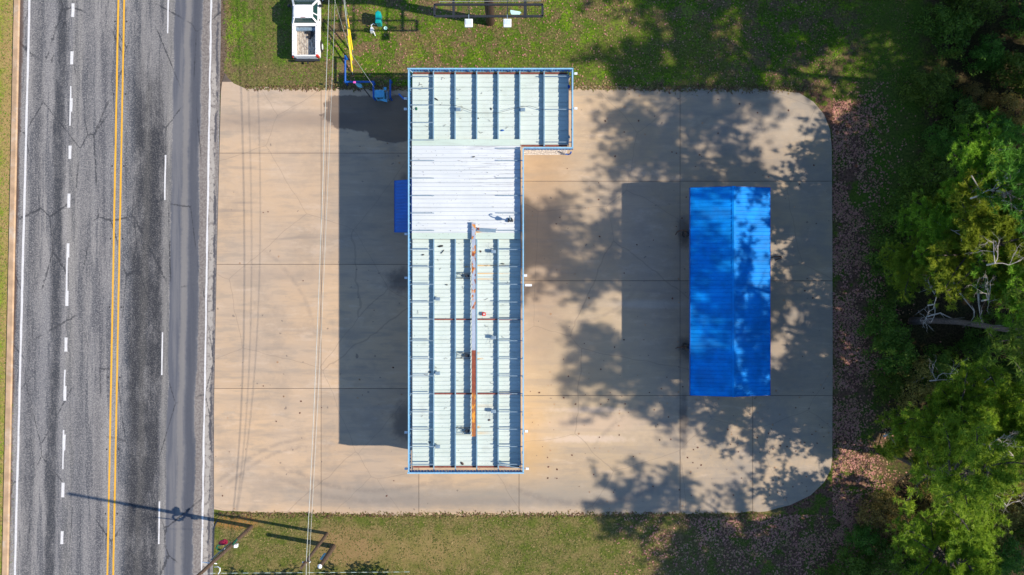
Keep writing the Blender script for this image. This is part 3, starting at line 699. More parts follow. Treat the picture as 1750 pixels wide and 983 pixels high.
for i in range(34):
    a = P(random.uniform(706, 880), random.uniform(252, 396), 4.75); d = Vector((random.uniform(-.04, .04), random.uniform(-.04, .04), 0)); tw.tube([a, a + d], .02, 4)
tag(tw.build('twigs', brownp, loc=P(800, 500, 4.45)), 'thin twigs and pine straw scattered over the roof deck', 'twigs', kind='stuff')

# awning on the west side
az0, az1 = 2.9, 3.7
ax0 = P(674.5, 0, az0).x; ax1 = XW + .25; ay0, ay1 = P(0, 397, az0).y, P(0, 309, az0).y
aw = empty('awning', (ax1, (ay0 + ay1) / 2, az0), 'blue ribbed metal awning sticking out of the left side of the building', 'awning')
n = 8
for i in range(n):
    y0 = ay0 + (ay1 - ay0) * i / n; y1 = ay0 + (ay1 - ay0) * (i + 1) / n
    b = MB()
    for k in range(2):
        a = y0 + (y1 - y0) * k / 2; p = (y1 - y0) / 2
        yy = [a, a + .03, a + .06, a + p]; zz = [.035, .035, 0, 0]
        kk = len(b.v)
        for q, dz in zip(yy, zz): b.v += [(ax0, q, az0 + dz), (ax1, q, az1 + dz)]
        b.f += [(kk + 2 * j, kk + 2 * j + 1, kk + 2 * j + 3, kk + 2 * j + 2) for j in range(3)]
    b.mi = [0] * len(b.f); b.build('awning_panel', awn_blue, aw)
b = MB(); b.box(ax0 - .03, ax0, ay0, ay1, az0 - .18, az0 + .03); b.build('valance', awn_blue, aw)
for y in (ay0, ay1):
    b = MB(); b.poly([(ax0, y - .015, az0 - .18), (ax1, y - .015, az0 - .18), (ax1, y - .015, az1), (ax0, y - .015, az0), (ax0, y + .015, az0 - .18), (ax1, y + .015, az0 - .18), (ax1, y + .015, az1), (ax0, y + .015, az0)],
                     [(0, 1, 2, 3), (7, 6, 5, 4), (0, 4, 5, 1), (1, 5, 6, 2), (2, 6, 7, 3), (3, 7, 4, 0)]); b.build('end_panel', awn_blue, aw)
gv = MB(); gx_, gy_ = P(895.5, 0).x, P(0, 265).y
gv.box(gx_, P(969, 0).x, gy_, wyr - .11, .05, .085)
for i in range(900):
    x, y, r = random.uniform(gx_ + .04, P(968, 0).x), random.uniform(gy_ + .03, wyr - .16), random.uniform(.03, .06)
    gv.poly([(x - r, y, .08), (x, y - r, .08), (x + r, y, .08), (x, y + r, .08), (x + r * .2, y, .08 + r)], [(0, 1, 4), (1, 2, 4), (2, 3, 4), (3, 0, 4)])
tag(gv.build('gravel_bed', gravel, loc=(gx_, gy_, .05)), 'strip of pale gravel along the foot of the east wing', 'gravel', kind='stuff')
# small floodlights on the outside of the parapet
def wlight(px, py, sx, lab, big=0):
    z = 4.6; c = P(px, py, z); e = empty('wall_light', (c.x, c.y, z), lab, 'wall light', 'small white lights on the outside of the parapet')
    b = MB(); L = .11 + big * .13; b.box(c.x - L, c.x + L, c.y - .08, c.y + .08, z - .05, z + .06); b.build('housing', lamp_w, e, bevel=.015)
    b = MB(); b.box(c.x - L * .8, c.x + L * .8, c.y - .065, c.y + .065, z - .065, z - .052); b.build('lens', lens, e)
    b = MB(); b.beam((c.x, c.y, z), (c.x - sx * .3, c.y, z), .04, .04); b.build('bracket', steel, e)
for px, py, sx, lab, bg2 in ((693, 168.5, -1, 'white light on the left parapet nearest the damp patch, upper one', 0), (693, 186.5, -1, 'white light on the left parapet beside the damp patch, lower one', 0),
        (694, 400, -1, 'white light at the bottom corner of the blue awning', 0), (694, 475, -1, 'white light on the left parapet below the awning', 0), (694, 739, -1, 'white light on the left parapet near the dark stain at the bottom', 0), (694, 801, -1, 'white light at the bottom left corner of the parapet', 0),
        (984, 126, 1, 'white light at the top right corner of the east wing', 0), (984, 185.5, 1, 'white light midway down the east wing parapet', 0), (898, 471, 1, 'small white light on the right parapet above the larger lamp', 0), (903, 487.5, 1, 'larger bright white lamp on the right parapet at mid length', 1),
        (899.5, 737, 1, 'white light on the right parapet beside the yellow stain', 0), (901, 801, 1, 'white light at the bottom right corner of the parapet', 0)):
    wlight(px, py, sx, lab, bg2)
# hose elbow at the foot of the stone wall
c = P(972, 263, .3); b = MB(); b.tube([P(966.5, 263.5, .4), P(972, 264, .35), P(975, 262.5, .6), P(975.8, 260, .9)], .06, 8)
tag(b.build('hose_elbow', blue, loc=(c.x, c.y, 0)), 'dark blue bent pipe at the end of the pale gravel strip', 'pipe')

# ------------------------------------------------------------------ blue canopy with vacuums
ze, zr = 3.8, 4.5
cx0, cx1, cxr = P(1180, 0, ze).x, P(1316, 0, ze).x, P(1254, 0, zr).x
cy0, cy1 = P(0, 675.5, ze).y, P(0, 321, ze).y
can = empty('canopy', (cxr, (cy0 + cy1) / 2, 0), 'bright blue ribbed gable canopy standing on the concrete, dappled by tree shade', 'canopy')
n = 17
for i in range(n):
    y0 = cy0 + (cy1 - cy0) * i / n; y1 = cy0 + (cy1 - cy0) * (i + 1) / n
    panel(cx0, cxr - .01, y0, y1, ze, blue_roof, can, slope=zr - ze, rib=.29, rh=.03)
    panel(cx1, cxr + .01, y0, y1, ze, blue_roof, can, slope=zr - ze, rib=.29, rh=.03)
b = MB(); b.poly([(cxr - .14, cy0 - .03, zr + .008), (cxr, cy0 - .03, zr + .05), (cxr + .14, cy0 - .03, zr + .008), (cxr - .14, cy1 + .03, zr + .008), (cxr, cy1 + .03, zr + .05), (cxr + .14, cy1 + .03, zr + .008)], [(0, 1, 4, 3), (1, 2, 5, 4)]); b.build('ridge_cap', blue_roof, can)
for xa in (cx0, cx1):
    b = MB(); b.poly([(xa, cy0 + .02, ze - .03), (cxr, cy0 + .02, zr - .03), (cxr, cy1 - .02, zr - .03), (xa, cy1 - .02, ze - .03)], [(0, 1, 2, 3)]); b.build('light_stop_sheet', awn_blue, can)  # sheet added under each slope to block light leaking between the panels
for x in (cx0, cx1):
    b = MB(); b.box(x - .03 if x == cx0 else x, x if x == cx0 else x + .03, cy0, cy1, ze - .3, ze + .03); b.build('eave_trim', blue, can)
for y in (cy0, cy1):
    b = MB(); y2 = y + (.03 if y == cy1 else -.03)
    pts = [(cx0, ze - .3), (cx1, ze - .3), (cx1, ze + .01), (cxr, zr + .005), (cx0, ze + .01)]
    b.poly([(x, y, z) for x, z in pts] + [(x, y2, z) for x, z in pts], [(0, 1, 2, 3, 4), (9, 8, 7, 6, 5)] + [(i, (i + 1) % 5, 5 + (i + 1) % 5, 5 + i) for i in range(5)]); b.build('gable_trim', blue, can)
for yy in (-4.3, 0, 4.0):
    b = MB(); b.box(cxr - .15, cxr + .15, yy - .15, yy + .15, .06, 4.3); b.build('column', blue, can)
    b = MB(); b.beam((cx0 + .1, yy, ze - .12), (cxr, yy, zr - .2), .15, .2); b.beam((cx1 - .1, yy, ze - .12), (cxr, yy, zr - .2), .15, .2); b.build('roof_beam', blue, can)
def vacuum(px, py, lab, armx):
    c = P(px, py, 1.0); e = empty('vacuum_station', (c.x, c.y, .06), lab, 'vacuum', 'vacuum stations under the blue canopy')
    b = MB(); b.tube([(c.x, c.y, .06), (c.x, c.y, .12), (c.x, c.y, .95), (c.x, c.y, 1.05)], [.2, .27, .27, .2], 16); b.build('canister', dark, e)
    b = MB(); b.tube([(c.x, c.y, 1.05), (c.x, c.y, 1.15), (c.x, c.y, 1.25), (c.x, c.y, 1.29)], [.24, .23, .13, .03], 14); b.build('dome', blackp, e)
    b = MB(); b.tube([(c.x, c.y, .8), (c.x + armx * .3, c.y + .1, 1.6), (c.x + armx * .65, c.y + .12, 2.2), (c.x + armx * .9, c.y + .05, 1.6), (c.x + armx * .8, c.y - .1, .5)], .04, 8); b.build('hose', brownp, e)
vacuum(1175, 398, 'dark vacuum station at the left edge of the canopy, upper one', -1)
vacuum(1175, 594, 'dark vacuum station at the left edge of the canopy, lower one', -1)
vacuum(1311, 442, 'small dark vacuum station showing at the right edge of the canopy', 1)

# ------------------------------------------------------------------ pickup truck
def truck():
    x0, x1 = P(498, 0, 1.3).x, P(545, 0, 1.3).x - .02
    cxm = (x0 + x1) / 2; yb = P(0, 97.5, 1.1).y
    e = empty('pickup_truck', (cxm, yb + 2.9, 0), 'white pickup truck with open empty bed parked on the grass, cut by the top edge', 'truck')
    def Y(d): return yb + d
    hw = (x1 - x0) / 2
    def loft(secs, name, m, bevel=.0, smooth=True):
        b = MB(); n = len(secs[0][1])
        for y, prof in secs: b.v += [(cxm + px, Y(y), pz) for px, pz in prof]
        for i in range(len(secs) - 1): b.f += [(i * n + j, i * n + (j + 1) % n, (i + 1) * n + (j + 1) % n, (i + 1) * n + j) for j in range(n)]
        b.f += [tuple(range(n))[::-1], tuple((len(secs) - 1) * n + j for j in range(n))]; b.mi = [0] * len(b.f)
        return b.build(name, m, e, smooth=False)
    def prof(h, top, bot=.42): return [(-h + .05, bot), (h - .05, bot), (h, bot + .12), (h, top - .35), (h - .03, top - .1), (h - .07, top), (-h + .07, top), (-h + .03, top - .1), (-h, top - .35), (-h, bot + .12)]
    # front body with hood
    loft([(2.50, prof(hw, 1.28)), (3.9, prof(hw, 1.27)), (4.35, prof(hw - .01, 1.18)), (5.45, prof(hw - .04, 1.08)), (5.75, prof(hw - .12, .92))], 'body', whitep)
    # bed: two side walls, front wall, floor
    fl = MB(); fl.box(cxm - hw + .26, cxm + hw - .26, Y(.12), Y(2.44), .68, .72); bf = fl.build('bed_floor', bedm, e)
    for k in range(9):
        xx = cxm - hw + .34 + k * (2 * hw - .68) / 8; r = MB(); r.box(xx - .035, xx + .035, Y(.14), Y(2.42), .722, .742); r.build('floor_rib', bedm, bf)
    for sx in (-1, 1):
        b = MB(); o = cxm + sx * hw; i_ = cxm + sx * (hw - .25)
        b.poly([(o - sx * .05, Y(.08), .5), (o, Y(.08), .62), (o, Y(.08), 1.05), (o - sx * .06, Y(.08), 1.32), (i_, Y(.08), 1.32), (i_, Y(.08), .66), (i_, Y(.08), .5)] +
               [(o - sx * .05, Y(2.48), .5), (o, Y(2.48), .62), (o, Y(2.48), 1.05), (o - sx * .06, Y(2.48), 1.32), (i_, Y(2.48), 1.32), (i_, Y(2.48), .66), (i_, Y(2.48), .5)],
               [(j, (j + 1) % 7, 7 + (j + 1) % 7, 7 + j) for j in range(7)] + [tuple(range(7))[::-1], tuple(range(7, 14))])
        b.build('bed_side', whitep, e, bevel=.012)
        for yy in (.25, 1.15, 2.3):
            b = MB(); b.box(cxm + sx * (hw - .15) - .02, cxm + sx * (hw - .15) + .02, Y(yy), Y(yy) + .05, 1.32, 1.326); b.build('stake_pocket', blackp, e)
        # wheel arch + wheels
        for yy in (1.0, 4.75):
            c = Vector((cxm + sx * (hw - .07), Y(yy), .39)); ax = Vector((sx, 0, 0))
            wl = MB(); wl.tube([c - ax * .14, c - ax * .11, c + ax * .11, c + ax * .14], [.34, .39, .39, .34], 20); w_ = wl.build('wheel', rubber, e)
            rm = MB(); rm.tube([c + ax * .141, c + ax * .15, c + ax * .12], [.23, .21, .05], 14); rm.build('rim', lamp_w, w_)
            ar = MB(); pr = []
            for k in range(9):
                a = math.pi * k / 8; pr.append((cxm + sx * (hw + .012), Y(yy) + .47 * math.cos(a), .42 + .45 * math.sin(a)))
            ar.tube(pr, .03, 6); ar.build('wheel_arch', blackp, e)
        # mirror
        b = MB(); mx = cxm + sx * (hw + .16); b.box(mx - .12, mx + .12, Y(3.75), Y(3.9), 1.15, 1.42); b.build('mirror', blackp, e, bevel=.03)
        # tail light
        b = MB(); tx = cxm + sx * (hw - .11); b.box(tx - .10, tx + (.09 if sx > 0 else -.05), Y(-.02), Y(.14), .85, 1.335 if sx > 0 else 1.12); b.build('tail_light', redp, e, bevel=.02)
        # door handle
        b = MB(); b.box(cxm + sx * hw - .01, cxm + sx * (hw + .03), Y(2.75), Y(2.93), 1.02, 1.07); b.build('door_handle', blackp, e)
    b = MB(); b.box(cxm - hw + .22, cxm + hw - .22, Y(.0), Y(.10), .62, 1.33); b.build('tailgate', whitep, e, bevel=.02)
    b = MB(); b.box(cxm - hw + .10, cxm + hw - .10, Y(-.17), Y(-.01),   .45, .64); b.build('rear_bumper', dark, e, bevel=.03)
    b = MB(); b.box(cxm - .06, cxm + .06, Y(-.34), Y(-.17), .42, .5); b.build('tow_hitch', blackp, e, bevel=.01)
    b = MB(); b.box(cxm - hw + .25, cxm + hw - .25, Y(2.30), Y(2.50), 1.20, 1.33)
    b.build('bed_front_wall', whitep, e, bevel=.012)
    b = MB(); b.box(cxm - hw + .26, cxm + hw - .26, Y(2.05), Y(2.30), .74, 1.02); b.build('bed_box', steel, e, bevel=.012)
    b = MB()
    for k in range(5):
        a = Vector((cxm + random.uniform(-.1, .45), Y(random.uniform(1.55, 2.0)), .78)); b.box(a.x - .12, a.x + .12, a.y - .09, a.y + .09, .745, .86 + k * .015)
    b.build('cargo_bag', blackp, e, bevel=.02)
    # cab: lower rim to roof, glass inset and pillars
    zt = 1.86; r = [(-.70, 2.78), (.70, 2.78), (.70, 3.68), (-.70, 3.68)]; l = [(-hw + .08, 2.52), (hw - .08, 2.52), (hw - .08, 4.3), (-hw + .08, 4.3)]
    def q(p, z): return (cxm + p[0], Y(p[1]), z)
    zb = 1.25
    gl = MB(); gl.poly([q(p, zb) for p in l] + [q((p[0] * .985, p[1] + (.015 if p[1] < 3 else -.015)), zt - .03) for p in r], [(3, 2, 1, 0), (4, 5, 6, 7), (0, 1, 5, 4), (1, 2, 6, 5), (2, 3, 7, 6), (3, 0, 4, 7)]); gl.build('windows', glass, e)
    b = MB(); N = 8
    sec = []
    for (yy, hh, zz) in ((2.74, .66, zt - .05), (2.80, .73, zt), (3.2, .74, zt + .025), (3.62, .73, zt), (3.72, .66, zt - .05)):
        sec.append((yy, [(-hh, zz - .07), (hh, zz - .07), (hh, zz - .02), (hh - .10, zz + .02), (0, zz + .035), (-hh + .10, zz + .02), (-hh, zz - .02)]))
    loft(sec, 'cab_roof', whitep)
    for a, c in zip(l, r):
        b = MB(); b.beam(q((a[0] * 1.0, a[1]), zb - .02), q((c[0], c[1]), zt - .04), .12, .10); b.build('pillar', whitep, e)
    b = MB()
    for sx in (-1, 1): b.beam(q((sx * (hw - .1), 3.1), zb), q((sx * .70, 3.1), zt - .03), .07, .10)
    b.beam(q((-.70, 2.545), zb + .0), q((.70, 2.545), zb + .0), .1, .06); b.build('window_frame', whitep, e)
    b = MB(); b.box(cxm - .17, cxm + .17, Y(2.745), Y(2.785), zt - .01, zt + .03); b.build('brake_light', redi, e)
truck()

# ------------------------------------------------------------------ billboard at the top
Zb = 8.0
pb = P(838, 38)
bb = empty('billboard', (pb.x, pb.y, 0), 'tall billboard frame with dark open catwalk on a brown steel post above the grass', 'billboard')
b = MB(); b.tube([(pb.x, pb.y, 0), (pb.x, pb.y, 9.2)], .33, 20); b.build('post', brownp, bb)
A, B = P(742, 28, Zb), P(928, 8, Zb)
for y in (A.y, B.y):
    b = MB(); b.beam((A.x, y, Zb), (B.x, y, Zb), .13, .12); b.build('catwalk_rail', dark, bb)
for px in (742.5, 927): b = MB(); x = P(px, 0, Zb).x; b.beam((x, A.y, Zb), (x, B.y, Zb), .14, .12); b.build('catwalk_end', dark, bb)
for px, wd in ((775, .16), (801.5, .05), (867, .06), (897.5, .2)):
    x = P(px, 0, Zb).x; b = MB(); b.beam((x, A.y - .1, Zb - .03), (x, B.y + 2.2, Zb - .03), wd, .10); b.build('outrigger', dark, bb)
b = MB()
for i in range(41):
    x = A.x + (B.x - A.x) * i / 40; b.beam((x, A.y, Zb - .04), (x, B.y, Zb - .04), .008, .01)
for i in range(1, 5):
    y = A.y + (B.y - A.y) * i / 5; b.beam((A.x, y, Zb - .04), (B.x, y, Zb - .04), .006, .01)
b.build('grating', dark, bb)
b = MB(); b.box(A.x + .3, B.x - .3, B.y + 1.15, B.y + 1.5, 8.4, 12.2); b.build('sign_panel', steel, bb)
b = MB(); b.tube([P(750, 3, 8.3), P(925, 1.5, 8.3)], .015, 5); b.build('cable', wire, bb)
b = MB(); b.poly([P(872, 17, Zb + .05), P(889, 20, Zb + .05), P(891, 22, Zb + .08), P(888, 25, Zb + .05), P(874, 25, Zb + .1), P(872.5, 22, Zb + .05)], [(0, 1, 2, 3, 4, 5)])
tag(b.build('cardboard_sheet', lteal, loc=P(880, 21, Zb + .05)), 'crumpled pale sheet lying on the billboard catwalk', 'sheet')
for px, py, lab in ((801, 39.5, 'left one of the two white floodlights below the catwalk'), (867, 39.5, 'right one of the two white floodlights below the catwalk')):
    c = P(px, py, Zb + .1); e = empty('floodlight', (c.x, c.y, Zb), lab, 'floodlight', 'white floodlights of the billboard')
    b = MB(); b.box(c.x - .27, c.x + .27, c.y - .27, c.y + .28, Zb, Zb + .14); b.build('housing', lamp_w, e, bevel=.04)
    b = MB(); b.box(c.x - .21, c.x + .21, c.y - .13, c.y + .22, Zb + .143, Zb + .16); b.build('glass', lens, e, bevel=.006)
    b = MB(); b.box(c.x - .24, c.x + .24, c.y - .25, c.y - .17, Zb + .143, Zb + .19); b.build('visor', whitep, e, bevel=.02)
    b = MB(); b.beam((c.x, c.y + .25, Zb + .04), (c.x, A.y + .1, Zb + .04), .05, .05); b.build('arm', steel, e)

# ------------------------------------------------------------------ utility things beside the lawn
e = empty('pipe_barrier', P(590, 140), 'blue angular pipe guard rail on the grass beside the lot', 'guard rail')
z = .8; pts = [P(590, 96, z), P(590, 140, z), P(638, 140, z), P(638.5, 167, z)]
for a, b_ in zip(pts[:-1], pts[1:]):
    d = (b_ - a).normalized() * .05; b = MB(); b.tube([a - d, b_ + d], .075, 10); b.build('rail', blue, e)
for p in pts: b = MB(); b.tube([(p.x, p.y, 0), (p.x, p.y, z - .05)], .07, 10); b.build('post', blue, e)
b = MB(); q = pts[0]; b.tube([(q.x, q.y, z + .05), (q.x + .15, q.y - .3, z + .12)], .06, 8); b.build('bracket', blue, e)
e = empty('pipe_barrier', P(667, 155), 'short straight blue pipe guard between pay station and building', 'guard rail')
p0, p1 = P(667, 137, z), P(667, 167, z); b = MB(); b.tube([p0, p1], .075, 10); b.build('rail', blue, e)
for p in (p0, p1): b = MB(); b.tube([(p.x, p.y, 0), (p.x, p.y, z - .05)], .07, 10); b.build('post', blue, e)
c = P(648, 160, 1.3); e = empty('pay_station', (c.x, c.y, .06), 'light blue pay station box between the two blue guard rails', 'pay station')
b = MB(); b.box(c.x - .36, c.x + .36, c.y - .28, c.y + .28, .06, 1.3); b.build('cabinet', lblue, e, bevel=.05)
b = MB(); b.poly([(c.x + .0, c.y - .36, 1.2), (c.x + .55, c.y - .40, 1.2), (c.x + .60, c.y - .62, 1.15), (c.x + .2, c.y - .52, 1.15), (c.x + .0, c.y - .36, 1.16), (c.x + .55, c.y - .40, 1.16), (c.x + .60, c.y - .62, 1.11), (c.x + .2, c.y - .52, 1.11)],
                 [(0, 1, 2, 3), (7, 6, 5, 4), (0, 4, 5, 1), (1, 5, 6, 2), (2, 6, 7, 3), (3, 7, 4, 0)]); b.build('visor', lblue, e)
b = MB(); b.box(c.x + .42, c.x + .60, c.y - .3, c.y + .3, .06, .8); b.build('side_box', steel, e, bevel=.02)
b = MB(); b.box(c.x - .2, c.x + .2, c.y - .30, c.y - .285, .8, 1.15); b.build('screen', blackp, e)
c = P(658, 151.5, 1.5); e = empty('keypad_post', (c.x, c.y, 0), 'thin post with small light blue box beside the pay station', 'post')
b = MB(); b.tube([(c.x, c.y, 0), (c.x, c.y, 1.4)], .03, 8); b.build('post', steel, e)
b = MB(); b.box(c.x - .1, c.x + .1, c.y - .1, c.y + .1, 1.4, 1.55); b.build('box', lblue, e, bevel=.015)
b = MB(); b.tube([P(682, 161, .7), P(690, 169, 1.0), P(696, 168.5, 1.2)], .07, 8)
tag(b.build('downspout', awn_blue, loc=P(690, 169, 0)), 'dark blue pipe leaning to the building wall near the damp patch', 'pipe')
# leaning sign
f = P(632, 165); e = empty('menu_sign', (f.x, f.y, 0), 'slanted white sign with pink tip on a thin black post beside the blue rail', 'sign')
t1 = P(619, 147.5, 2.2); b = MB(); b.tube([(f.x, f.y, .06), tuple(t1)], .035, 8); b.build('post', blackp, e)
b = MB(); f2 = P(614, 153.5, .6); b.tube([(f2.x, f2.y, 0), tuple(P(607, 143, 2.1))], .03, 8); b.build('post', blackp, e)
q = [P(605, 141, 2.6), P(617, 143.5, 2.7), P(620.5, 150, 2.0), P(612, 149, 1.9)]
b = MB(); b.poly([*q, *[p - Vector((0, 0, .05)) for p in q]], [(0, 3, 2, 1), (4, 5, 6, 7), (0, 1, 5, 4), (1, 2, 6, 5), (2, 3, 7, 6), (3, 0, 4, 7)]); b.build('board', lblue, e)
b = MB(); c = P(606, 141, 2.63); b.box(c.x - .09, c.x + .09, c.y - .07, c.y + .07, 2.6, 2.72); b.build('pink_tip', pink, e, bevel=.02)
# teal pedestal etc
tb = P(649.5, 46); e = empty('utility_pedestal', (tb.x, tb.y, 0), 'tall teal plastic utility pedestal with pointed cap on the grass', 'pedestal')
def rect_prism(cx, cy, z0, z1, a, b2, a1, b1): return [(cx - a, cy - b2, z0), (cx + a, cy - b2, z0), (cx + a, cy + b2, z0), (cx - a, cy + b2, z0), (cx - a1, cy - b1, z1), (cx + a1, cy - b1, z1), (cx + a1, cy + b1, z1), (cx - a1, cy + b1, z1)]
BF = [(0, 3, 2, 1), (4, 5, 6, 7), (0, 1, 5, 4), (1, 2, 6, 5), (2, 3, 7, 6), (3, 0, 4, 7)]
b = MB(); b.poly(rect_prism(tb.x, tb.y + .42, 0, .95, .17, .42, .19, .44), BF); b.build('body', teal, e, bevel=.03)
b = MB(); yb_, yt_ = tb.y - .02, tb.y + .88
b.poly([(tb.x - .21, yb_, .952), (tb.x + .21, yb_, .952), (tb.x + .21, yt_ - .15, .952), (tb.x, yt_ + .05, .952), (tb.x - .21, yt_ - .1, .952), (tb.x - .15, yb_ + .1, 1.05), (tb.x + .15, yb_ + .1, 1.05), (tb.x + .15, yt_ - .2, 1.1), (tb.x, yt_ - .05, 1.12), (tb.x - .15, yt_ - .2, 1.1)],
       [(4, 3, 2, 1, 0), (5, 6, 7, 8, 9)] + [(i, (i + 1) % 5, 5 + (i + 1) % 5, 5 + i) for i in range(5)]); b.build('cap', teal, e)
rg = P(659, 49); b = MB(); n = 16
pr = [(rg.x + .11 * math.cos(2 * math.pi * i / n), rg.y + .11 * math.sin(2 * math.pi * i / n), .1) for i in range(n + 1)]; b.tube(pr, .035, 6)
b.tube([(rg.x, rg.y, 0), (rg.x, rg.y, .05)], .1, 12)
tag(b.build('cleanout_pipe', lteal, loc=(rg.x, rg.y, 0)), 'small pale teal round pipe opening in the grass beside the pedestal', 'pipe')
c = P(637, 53); e = empty('gas_meter', (c.x, c.y, 0), 'small pale grey meter with bent pipe in the grass left of the pedestal', 'meter')
b = MB(); b.poly([(c.x - .15, c.y - .22, 0), (c.x + .12, c.y - .2, 0), (c.x + .12, c.y + .15, 0), (c.x - .1, c.y + .18, 0), (c.x - .13, c.y - .18, .5), (c.x + .10, c.y - .16, .5), (c.x + .08, c.y + .14, .5), (c.x - .08, c.y + .15, .5)], BF); b.build('body', lamp_w, e, bevel=.02)
b = MB(); b.tube([(c.x - .05, c.y + .2, .1), (c.x - .05, c.y + .3, .4), (c.x + .12, c.y + .42, .45), (c.x + .2, c.y + .42, .2)], .04, 8); b.build('pipe', lamp_w, e)
b = MB(); b.tube([(c.x + .1, c.y - .1, .2), (c.x + .22, c.y - .42, .1)], .035, 6); b.build('outlet', lamp_w, e)

# ------------------------------------------------------------------ poles and lines
def wpole(px, py, h, lab, r0=.17):
    c = P(px, py); e = empty('utility_pole', (c.x, c.y, 0), lab, 'utility pole'); b = MB()
    b.tube([(c.x, c.y, 0), (c.x + .02, c.y, h * .5), (c.x, c.y, h)], [r0, r0 * .88, r0 * .72], 12); b.build('pole', wood, e); return e, c
e1, c1 = wpole(559, 912, 7.4, 'taller of the two thin brown poles on the bottom lawn, carrying the wires', .13)
b = MB(); b.beam((c1.x - .25, c1.y - .1, 6.1), (c1.x + .35, c1.y + .1, 6.1), .1, .1); b.build('crossarm', wood, e1)
for k in (-.2, .0, .3): b = MB(); b.tube([(c1.x + k, c1.y, 6.15), (c1.x + k, c1.y, 6.3)], .04, 8); b.build('insulator', lamp_w, e1)
e2, c2 = wpole(570, 934, 4.3, 'shorter thick dark pole with a blue plate on the bottom lawn', .2)
b = MB(); b.beam((c2.x - .2, c2.y + .02, 1.6), (c2.x - .2, c2.y + .02, 2.9), .3, .05); b.build('blue_plate', lblue, e2)
b = MB(); b.tube([(c2.x, c2.y, 4.3), (c2.x, c2.y, 4.42)], [.17, .05], 10); b.build('pole_cap', lamp_w, e2)
e3, c3 = wpole(430, 900, 12.1, 'tall utility pole beside the road with short white arm and holiday decoration', .15)
def on3(z, dx=0, dy=0): return Vector((c3.x + dx, c3.y + dy, z))
b = MB(); b.tube([on3(3.9, -.2, .08), on3(7.6, -.2, .12)], .035, 6); b.tube([on3(3.9, -.28, -.02), on3(7.4, -.28, -.02)], .03, 6); b.build('conduit', steel, e3)
b = MB(); q = P(403, 933, 4); b.box(q.x - .12, q.x + .12, q.y - .12, q.y + .12, 3.8, 4.1); b.build('junction_box', lamp_w, e3, bevel=.02)
b = MB(); b.tube([P(371, 963.5, 7.6), P(358, 962, 7.8), P(345, 961, 7.8)], [.035, .04, .04], 8); b.build('side_arm', lamp_w, e3)
b = MB(); b.tube([P(367, 969, 8.0), P(372, 968.5, 8.2), P(376, 971, 8.3), P(376, 976, 8.3), P(373, 981, 8.2)], .035, 8); b.build('hook', lamp_w, e3)
# holiday decoration
dc = P(390, 936, 4.2); de = empty('holiday_garland', (dc.x, dc.y, 4.0), 'green garland with wine red bow hung on the tall utility pole', 'garland')
gp_ = [P(*q) for q in ((378, 931, 4.2), (371.5, 932.5, 4.3), (370, 936, 4.3), (373, 939.5, 4.2), (381, 941, 4.2), (389, 937.5, 4.3), (396, 933, 4.4), (401, 927, 4.5), (405, 922, 4.5))]
me = MB()
def bumpy(b, pts, rad, step=.09):
    for a, c in zip(pts[:-1], pts[1:]):
        d = (c - a).length; n = max(1, int(d / step))
        for i in range(n):
            p = a.lerp(c, i / n)
            for k in range(3):
                v = Vector((random.gauss(0, 1), random.gauss(0, 1), random.gauss(0, 1))).normalized() * rad; s_ = v.orthogonal().normalized() * rad * .45
                b.poly([p - s_, p + s_, p + v * random.uniform(.8, 1.3)], [(0, 1, 2)])
bumpy(me, gp_, .11, .03); me.tube(gp_, .06, 7); me.build('garland', garl, de)
b = MB(); loop = [P(*q) for q in ((375, 929, 4.5), (378, 925.5, 4.6), (384, 923.5, 4.7), (387.5, 925, 4.7), (387, 928, 4.6), (381, 930, 4.6), (375, 929, 4.5))]
b.tube(loop, .1, 8); b.tube([P(377, 928, 4.6), P(385, 925, 4.7)], .09, 8); b.build('bow', winer, de)
b = MB(); b.tube([P(385, 940, 4.2), P(372, 951, 5.3), P(366, 958, 6.0)], .04, 6); b.build('hanger_arm', lamp_w, de)
q = P(385.5, 939.5, 4.3); b = MB(); b.box(q.x - .09, q.x + .09, q.y - .1, q.y + .12, 4.2, 4.38); b.build('clamp', lamp_w, de, bevel=.02)

# the pole north of the picture that the wires and guys run to
e4, c4 = wpole(600, -120, 8.6, 'tall wooden utility pole on the grass beyond the top edge', .16)
def line(name, pts, r, m, lab, cat, grp=None, loc=None):
    b = MB(); b.tube(pts, r, 5); o = b.build(name, m, loc=loc or pts[0]); return tag(o, lab, cat, grp)
def spl(a, b_, c_, n=24):
    out = []
    for i in range(n + 1):
        t = i / n; out.append(a * (1 - t) ** 2 + 2 * t * (1 - t) * b_ + c_ * t * t)
    return out
def thru(a, m, c_):  # quadratic through the middle point
    return spl(a, m * 2 - (a + c_) * .5, c_)
pw = 'power lines running along the front of the lot'
line('power_line', thru(P(568, -200, 8.2), P(545.5, 480, 6.3), P(523.5, 958, 6.3)) + [P(521, 1200, 7)], .018, wire, 'leftmost and thickest of the overhead lines crossing the lot', 'wire', pw)
line('power_line', thru(P(574, -205, 8.0), P(550, 480, 5.9), P(526, 957, 6.2)) + [P(523.5, 1200, 7)], .011, dark, 'middle brown one of the overhead lines crossing the lot', 'wire', pw)
line('power_line', thru(P(580, -205, 7.6), P(554.5, 450, 5.4), P(528.5, 955, 6.2)) + [P(529, 1200, 7)], .011, wire, 'rightmost of the overhead lines crossing the lot', 'wire', pw)
line('service_wire', [P(572, 0, 7), P(585.5, 47, 4.8), P(598, 88, 3.5), P(640, 150, 2.6)], .010, wire, 'very thin service wire slanting down to the pay station', 'wire')
